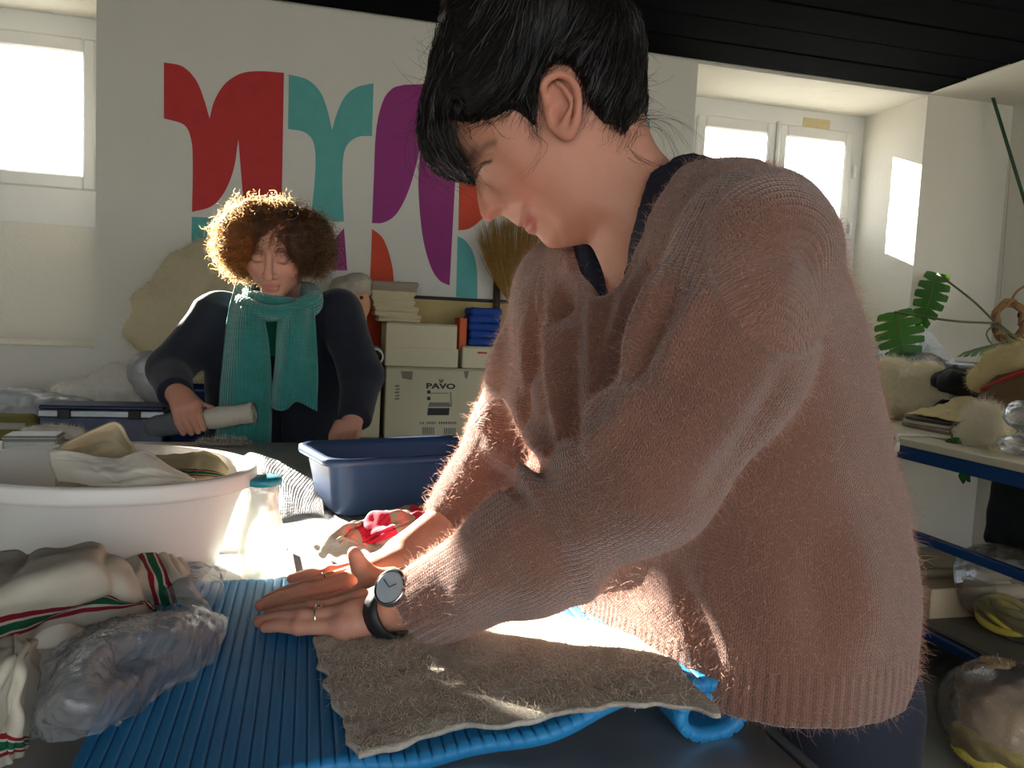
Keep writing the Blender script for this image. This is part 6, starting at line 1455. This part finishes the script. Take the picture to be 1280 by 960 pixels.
hub = oxz(1245, 404, XP); mon = tag(empty('monstera_plant', (3.28, 3.02, RZ)), 'monstera plant with split dark green leaves on the side table', 'plant')
vw = -ray(1180,400)/np.linalg.norm(ray(1180,400))
l1 = (oxz(1172,342,XP-.10), oxz(1152,405,XP-.12)); leaf(l1[0], l1[1], .088, vw+np.array([-.35,.0,.25]), 6, 1, mon, .12)
l2 = (oxz(1116,388,XP-.02)+np.array([0,-.30,0])*0, oxz(1128,455,XP-.05)); l2 = (P(1118,390,3.85), P(1132,452,3.80)); leaf(l2[0], l2[1], .120, vw+np.array([-.1,0,.3]), 6, 3, mon, .15)
l3 = (oxz(1262,428,XP-.06), oxz(1202,440,XP-.10)); leaf(l3[0], l3[1], .075, vw*.5+np.array([0,0,.9]), 6, 5, mon, .2)
for a, b, m2 in ((hub, l1[0], (1215,375)), (hub, l2[0], (1190,401)), (hub, l3[0], (1256,414))): mesh('stem', *tube(smooth_path([a, oxz(m2[0], m2[1], XP-.03) if m2[0] != 1190 else P(1190,401,3.7), b], 16), .0055, 8), M_stem, mon)
potc = np.array([3.30, 2.86, RZ]); mesh('stem', *tube(smooth_path([potc+[0,0,.16], potc+[-.01,.06,.3], hub], 14), .010, 8), M_stem, mon)
mesh('flower_pot', *lathe([(0,0),(.075,0),(.095,.15),(.102,.152),(.102,.172),(.090,.172),(.088,.15),(0,.148)], potc*[1,1,0]+np.array([-.02,0,RZ+.001]), 32), pm('terracotta', lin(160,92,62), .85), mon)
hang = P(1196,560,3.35); lf = leaf(oxz(1190,548,2.33), oxz(1207,600,2.30), .035, vw, 4, 9, mon, .1)
hs = oxz(1190,548,2.33); mesh('stem', *tube(smooth_path([hs, hs+[.02,.0,.06], np.array([2.7,hs[1],1.02]), hub*.5+np.array([2.9,2.9,1.15])*.5, hub], 20), .004, 6), M_stem, mon)
# dried wreath on the wall side
wc_ = oxz(1262, 402, 3.3); th = np.linspace(0, 2*math.pi, 50); wre = tag(empty('dried_wreath', wc_), 'small brown dried vine wreath behind the monstera', 'wreath'); rs = np.random.RandomState(3)
M_dry = pm('dried brown vine', lin(120,88,54), .85, .25, 40, .5, 120, .003)
for k in range(3): mesh('vine', *tube(np.stack([wc_+(.085+.012*math.sin(3*a+k*2))*(math.cos(a)*RGT*.8+math.sin(a)*UPV*1.1)+.012*math.sin(5*a+k)*FWD for a in th]), .011, 8, cap=False), M_dry, wre)
for k in range(14): a = rs.rand()*6.28; p0 = wc_+.085*(math.cos(a)*RGT*.8+math.sin(a)*UPV*1.1); mesh('dry_leaf', *sheet(np.array([[p0+RGT*x*.02+UPV*y*.016+FWD*rs.normal()*.01 for x in (-1,0,1)] for y in (-1,0,1)]), 6, 6, .001)[:2], M_dry, wre)
mesh('vine', *tube(smooth_path([wc_+UPV*.09, wc_+UPV*.15+RGT*.04, wc_+UPV*.20+RGT*.12], 12), .006, 8), M_dry, wre)
mesh('vine', *tube(smooth_path([wc_-UPV*.09, wc_-UPV*.22+RGT*.05, np.array([wc_[0]+.03, wc_[1]-.03, RZ+.005])], 14), .006, 8), M_dry, wre)
# stick and thread
tag(mesh('green_stick', *tube([P(1238,112,4.05), P(1281,252,3.98), np.array([3.45,2.75,RZ+.01])], .0085, 8), pm('dark green stick', lin(30,66,48), .5, .1)), 'thin dark green stick leaning against the side wall', 'stick')
tag(mesh('hanging_thread', *tube([P(1263,205,4.0), P(1256,300,4.0), P(1250,375,4.0)], .0016, 6), pm('pink thread', lin(170,140,130), .8)), 'thin pale thread hanging down the side wall', 'thread')
# ---- storage lid, tissue, bags
M_bin = film('bluish clear plastic', tint=(.85,.9,1), clear=.45, haze=(.70,.76,.86), scale=20, bump=.15)
b0_, b1_ = oxz(1140,452,2.95), oxz(1262,452,2.95)
bn_c = np.array([2.98, (b0_[1]+b1_[1])/2, 0]); bl = abs(b0_[1]-b1_[1])/2
tag(mesh('storage_bin', *rloft([(.12,bl-.03,.02,RZ+.002),(.14,bl-.01,.02,1.085),(.155,bl,.02,1.088),(.155,bl,.02,1.112),(.145,bl-.012,.02,1.112),(.135,bl-.02,.02,1.08),(.115,bl-.035,.02,RZ+.006)], bn_c, np.array([1,0,0]), np.array([0,1,0])), M_bin), 'clear bluish plastic storage bin behind the wool bags', 'bin')
tq = oxz(1162,440,2.95)
V, F, uv = sheet(np.array([[oxz(1142,446,2.9),oxz(1148,425,2.92),oxz(1160,414,2.95),oxz(1172,428,2.97),oxz(1186,447,3.0)],[oxz(1148,450,2.86),oxz(1152,432,2.88),oxz(1162,420,2.92),oxz(1176,436,2.93),oxz(1190,450,2.94)],[oxz(1150,456,2.83),oxz(1156,446,2.84),oxz(1166,440,2.86),oxz(1180,448,2.88),oxz(1196,456,2.9)]]), 40, 50, 0, lambda u, v, V: .006*ridge(V*30))
tag(mesh('tissue_paper', V, F, fibre('white tissue', (.80,.82,.86), .05, .4)), 'peaked white tissue paper in the clear bin', 'paper')
fluff('wool_heap', [(oxz(1116,474,2.70),(.08,.15,.10)),(oxz(1156,478,2.72),(.08,.12,.09)),(np.array([2.70,oxz(1135,500,2.70)[1],RZ+.07]),(.09,.22,.075))], .05, .007, M_wool, 'heap of cream wool at the window end of the side table', 'wool', 6000, .0006, .03, .024, 12, RZ+.001, seed=14)
filmbag('plastic_bag', [(oxz(1106,456,2.80),(.09,.17,.09)),(oxz(1150,460,2.82),(.09,.16,.08)),(np.array([2.82,oxz(1135,500,2.8)[1],RZ+.10]),(.09,.24,.10))], .06, .008, M_clearbag, 'clear plastic bag behind the cream wool heap', zmin=RZ+.001, seed=5)
# papers and crumpled cloth
for k, (c_, lb) in enumerate((((150,140,126), 'flat grey book at the bottom of the pile by the cable'), ((196,188,170), 'flat pale folder in the middle of the pile by the cable'), ((74,66,60), 'thin dark folder on top of the pile by the cable'))):
    q = onz(1160, 541, RZ); tag(mesh('flat_folder', *box((q[0]+.17, q[1]+.05, RZ+.009+k*.017), (.24, .34-.03*k, .015), rz(.12*k-.1), .003), pm('folder cover %d' % k, lin(*c_), .7)), lb, 'folder')
q = onz(1160, 541, RZ); fc = np.array([q[0]+.19, q[1]+.0, RZ+.053])
V, F, uv = sheet(np.array([[fc+[x, y, .005+.10*max(0, 1-abs(x)/.13)*max(0, 1-abs(y)/.24)] for y in np.linspace(-.24,.20,6)] for x in np.linspace(-.13,.13,5)]), 60, 80, .004, lambda u, v, V: .014*fbm(V*22)+.010*np.abs(vnoise(V*34)))
V[:,2] = np.maximum(V[:,2], RZ+.054); tag(mesh('crumpled_cloth', V, F, pm('tan crumpled cloth', lin(206,186,136), .9, .15, 20, .4, 120, .002)), 'tan crumpled cloth on the pile of folders', 'cloth')
# cable with plug
ca_ = [oxz(1134,548,2.24), oxz(1142,536,2.28), oxz(1158,528,2.34), oxz(1180,531,2.36), oxz(1202,532,2.40)]
ca_[0] = np.array([2.196, ca_[0][1], RZ-.012]); ca_[1:] = [np.array([p[0], p[1], RZ+.006]) for p in ca_[1:]]; ca_[1] = np.array([2.215, ca_[1][1], RZ+.008])
cbl = tag(empty('power_cable', ca_[2]), 'white power cable with its plug hanging over the table edge', 'cable'); M_wc = pm('white cable', lin(214,206,190), .5)
mesh('cord', *tube(smooth_path(ca_, 40), .0055, 8), M_wc, cbl); pq = ca_[0]+np.array([-.006,0,-.022]); mesh('plug', *box(pq, (.020,.034,.042), bev=.006), M_wc, cbl)
for dy_ in (-.009,.009): mesh('plug_pin', *tube([pq+[0,dy_,-.020], pq+[0,dy_,-.038]], .0022, 8), M_steel, cbl)
# black cloth, slipper, wool, small things
bk = oxz(1205,478,2.72); filmbag('black_cloth', [(bk,(.10,.16,.06)),(bk+[.04,-.12,.03],(.10,.10,.05)),(np.array([bk[0]+.05,bk[1],RZ+.06]),(.12,.22,.065))], .04, .008, pm('black cloth', (.010,.011,.014), .9, .2, 30, .3), 'black cloth heap between wool bag and slipper', amp=.03, sc=10, zmin=RZ+.001, cr=.022, crs=16, cat_='cloth')
sl0, sl1 = oxz(1228,488,2.62), oxz(1290,452,2.60); sv = (sl1-sl0)/np.linalg.norm(sl1-sl0)
slp = tag(empty('sheepskin_slipper', (2.62, (sl0[1]+sl1[1])/2, RZ)), 'brown slipper with cream sheepskin cuff and red trim', 'slipper')
def lift(p, h): q = np.array(p); return q
V, F = sdf_mesh(lambda p: chain(A3(p), [oxz(1226,476,2.62), oxz(1250,456,2.62), oxz(1290,444,2.60)], [.050,.060,.060], .02)+.010*fbm(A3(p)*26), (2.50,2.0,.9), (2.75,2.75,1.25), .006, 1.5); mesh('sheepskin_cuff', V, F, fibre('cream sheepskin', lin(214,196,150), .12, .2), slp)
p, nn, _ = scatter(V, F, 2500, 4); rs = np.random.RandomState(2); tag(mesh('sheepskin_pile', *ribbons(np.stack([p, p+nn*.006+rs.normal(size=p.shape)*.003, p+nn*.011+rs.normal(size=p.shape)*.006], 1), .0006, tri=False), fibre('cream sheepskin pile', lin(220,204,160), .12, .3), slp), kind='stuff')
mesh('red_trim', *tube(smooth_path([oxz(1228,487,2.565), oxz(1255,474,2.553), oxz(1290,460,2.55)], 20), .011, 10, flat=.6), pm('red trim', lin(176,30,36), .7), slp)
V, F = sdf_mesh(lambda p: np.maximum(smin(chain(A3(p), [oxz(1236,498,2.62), oxz(1262,490,2.62), oxz(1300,480,2.62)], [.040,.070,.080], .03), cap(A3(p), np.array([2.62, oxz(1250,500,2.62)[1], RZ+.06]), np.array([2.62, oxz(1300,500,2.62)[1], RZ+.06]), .06, .06), .05), RZ+.001-A3(p)[:,2]), (2.48,1.95,RZ-.02), (2.80,2.75,1.2), .007, 1.4); mesh('slipper_body', V, F, pm('brown suede', lin(104,78,52), .9, .12, 30, .3, 150, .001), slp)
wq = oxz(1232,522,2.40); fluff('wool_tuft', [(wq,(.035,.055,.038)),(wq+[0,.03,-.02],(.034,.05,.034)),(wq+[-.01,-.03,-.02],(.034,.05,.034)),(np.array([wq[0],wq[1],RZ+.03]),(.05,.09,.035))], .03, .005, M_woolw, 'fluffy white wool tuft at the front of the side table', 'wool', 9000, .00035, .050, .030, 30, RZ+.001, seed=21)
wq = oxz(1276,520,2.36); filmbag('plastic_bag', [(wq,(.05,.06,.05)),(np.array([wq[0],wq[1],RZ+.035]),(.06,.07,.04))], .03, .005, M_clearbag, 'small clear plastic bag beside the fluffy wool tuft', zmin=RZ+.001, seed=6)
wq = onz(1262,545,RZ); fluff('wool_tuft', [(wq+[.03,0,.018],(.03,.05,.018))], .02, .004, fibre('purple fleece', lin(74,56,82), .2, .2), 'small dark purple wool scrap beside the white tuft', 'wool', 300, .0003, .010, .010, 30, RZ+.001, seed=23)
wq = onz(1272,556,RZ); Vx, Fx = sdf_mesh(lambda p: slab(A3(p), wq+[.02,-.01,.011], (.06,.13,.020), .008), wq-.12, wq+.12, .003); tag(mesh('soap_bar', Vx, Fx, pm('ivory soap', lin(224,214,184), .45)), 'flat ivory soap bar on the table edge', 'soap')
# ---- below the side table
ct_ = oxz(1268,640,2.75); V, F = sdf_mesh(lambda p: slab(A3(p), (2.80, ct_[1]-.16, .58), (.30,.46,.42), .07)+.02*fbm(A3(p)*9), (2.55,1.3,.30), (3.05,2.5,.86), .012, 1.6); V[:,2] = np.clip(V[:,2], .168, RZ-.085)
ct2 = tag(mesh('dark_coat', V, F, pm('black quilted cloth', (.010,.012,.016), .6, .2, 20, .3)), 'black quilted coat stuffed under the side table', 'coat')
for (ry, rz0), lb in zip(((2.665,.198), (2.600,.198), (2.535,.198), (2.60,.254)), ('tan cardboard roll on the shelf farthest from the yarn bag', 'tan cardboard roll on the shelf between two others', 'tan cardboard roll on the shelf next to the low box', 'tan cardboard roll lying on top of three others')):
    tag(mesh('cardboard_roll', *tube(smooth_path([(2.30, ry, rz0), (2.85, ry, rz0)], 6), .030, 20), pm('kraft roll', lin(190,168,138), .85, .1, 12)), lb, 'roll', 'cardboard rolls on the lower shelf')
tag(mesh('flat_box', *box((2.42, 2.435, .225), (.30, .11, .115), bev=.004), pm('tan cardboard', lin(184,162,132), .85, .1, 12)), 'tan cardboard box between the rolls and the yarn bag', 'box')
M_yel = pm('yellow yarn', lin(206,182,74), .9, .15, 40, .6, 160, .004); M_brn = pm('tan wool', lin(176,142,104), .95, .15, 30, .5, 120, .004)
u0 = oxz(1250,790,2.40)
sk = tag(empty('yarn_skein', u0), 'yellow yarn skein inside the large clear bag', 'yarn'); rs = np.random.RandomState(9); th = np.linspace(0, 2*math.pi, 40)
for k in range(9):
    cc = np.array([2.46+rs.normal()*.02, u0[1]+rs.normal()*.02, .225+.012*(k%3)]); mesh('yarn_loop', *tube(np.stack([cc+np.array([.07*math.cos(a)+.006*math.sin(3*a+k), .12*math.sin(a), .018*math.cos(2*a+k)]) for a in th]), .014, 8, cap=False), M_yel, sk)
filmbag('plastic_bag', [(np.array([2.50,u0[1],.30]),(.16,.26,.16)),(np.array([2.46,u0[1]+.06,.37]),(.13,.18,.11))], .06, .010, M_clearbag, 'large clear plastic bag with yellow yarn under the side table', zmin=.169, seed=31, cr=.010, crs=18)
v0 = onz(1238, 960, 0.0); v0 = np.array([1.93, 1.74, 0])
fluff('yarn_bundle', [(v0+[.03,.02,.20],(.12,.14,.10)),(v0+[.05,.0,.12],(.13,.14,.10))], .04, .010, M_brn, 'tan wool bundle in the bag on the floor', 'yarn', 600, .0006, .012, .02, 12, .002, seed=41)
fluff('yarn_bundle', [(v0+[.0,-.02,.06],(.13,.15,.06))], .04, .010, M_yel, 'yellow wool bundle at the bottom of the bag on the floor', 'yarn', 600, .0006, .012, .014, 14, .002, seed=43)
filmbag('plastic_bag', [(v0+[.02,0,.14],(.17,.19,.16))], .04, .010, M_clearbag, 'clear plastic bag of tan and yellow wool on the floor', zmin=.0015, seed=51, cr=.010, crs=18)
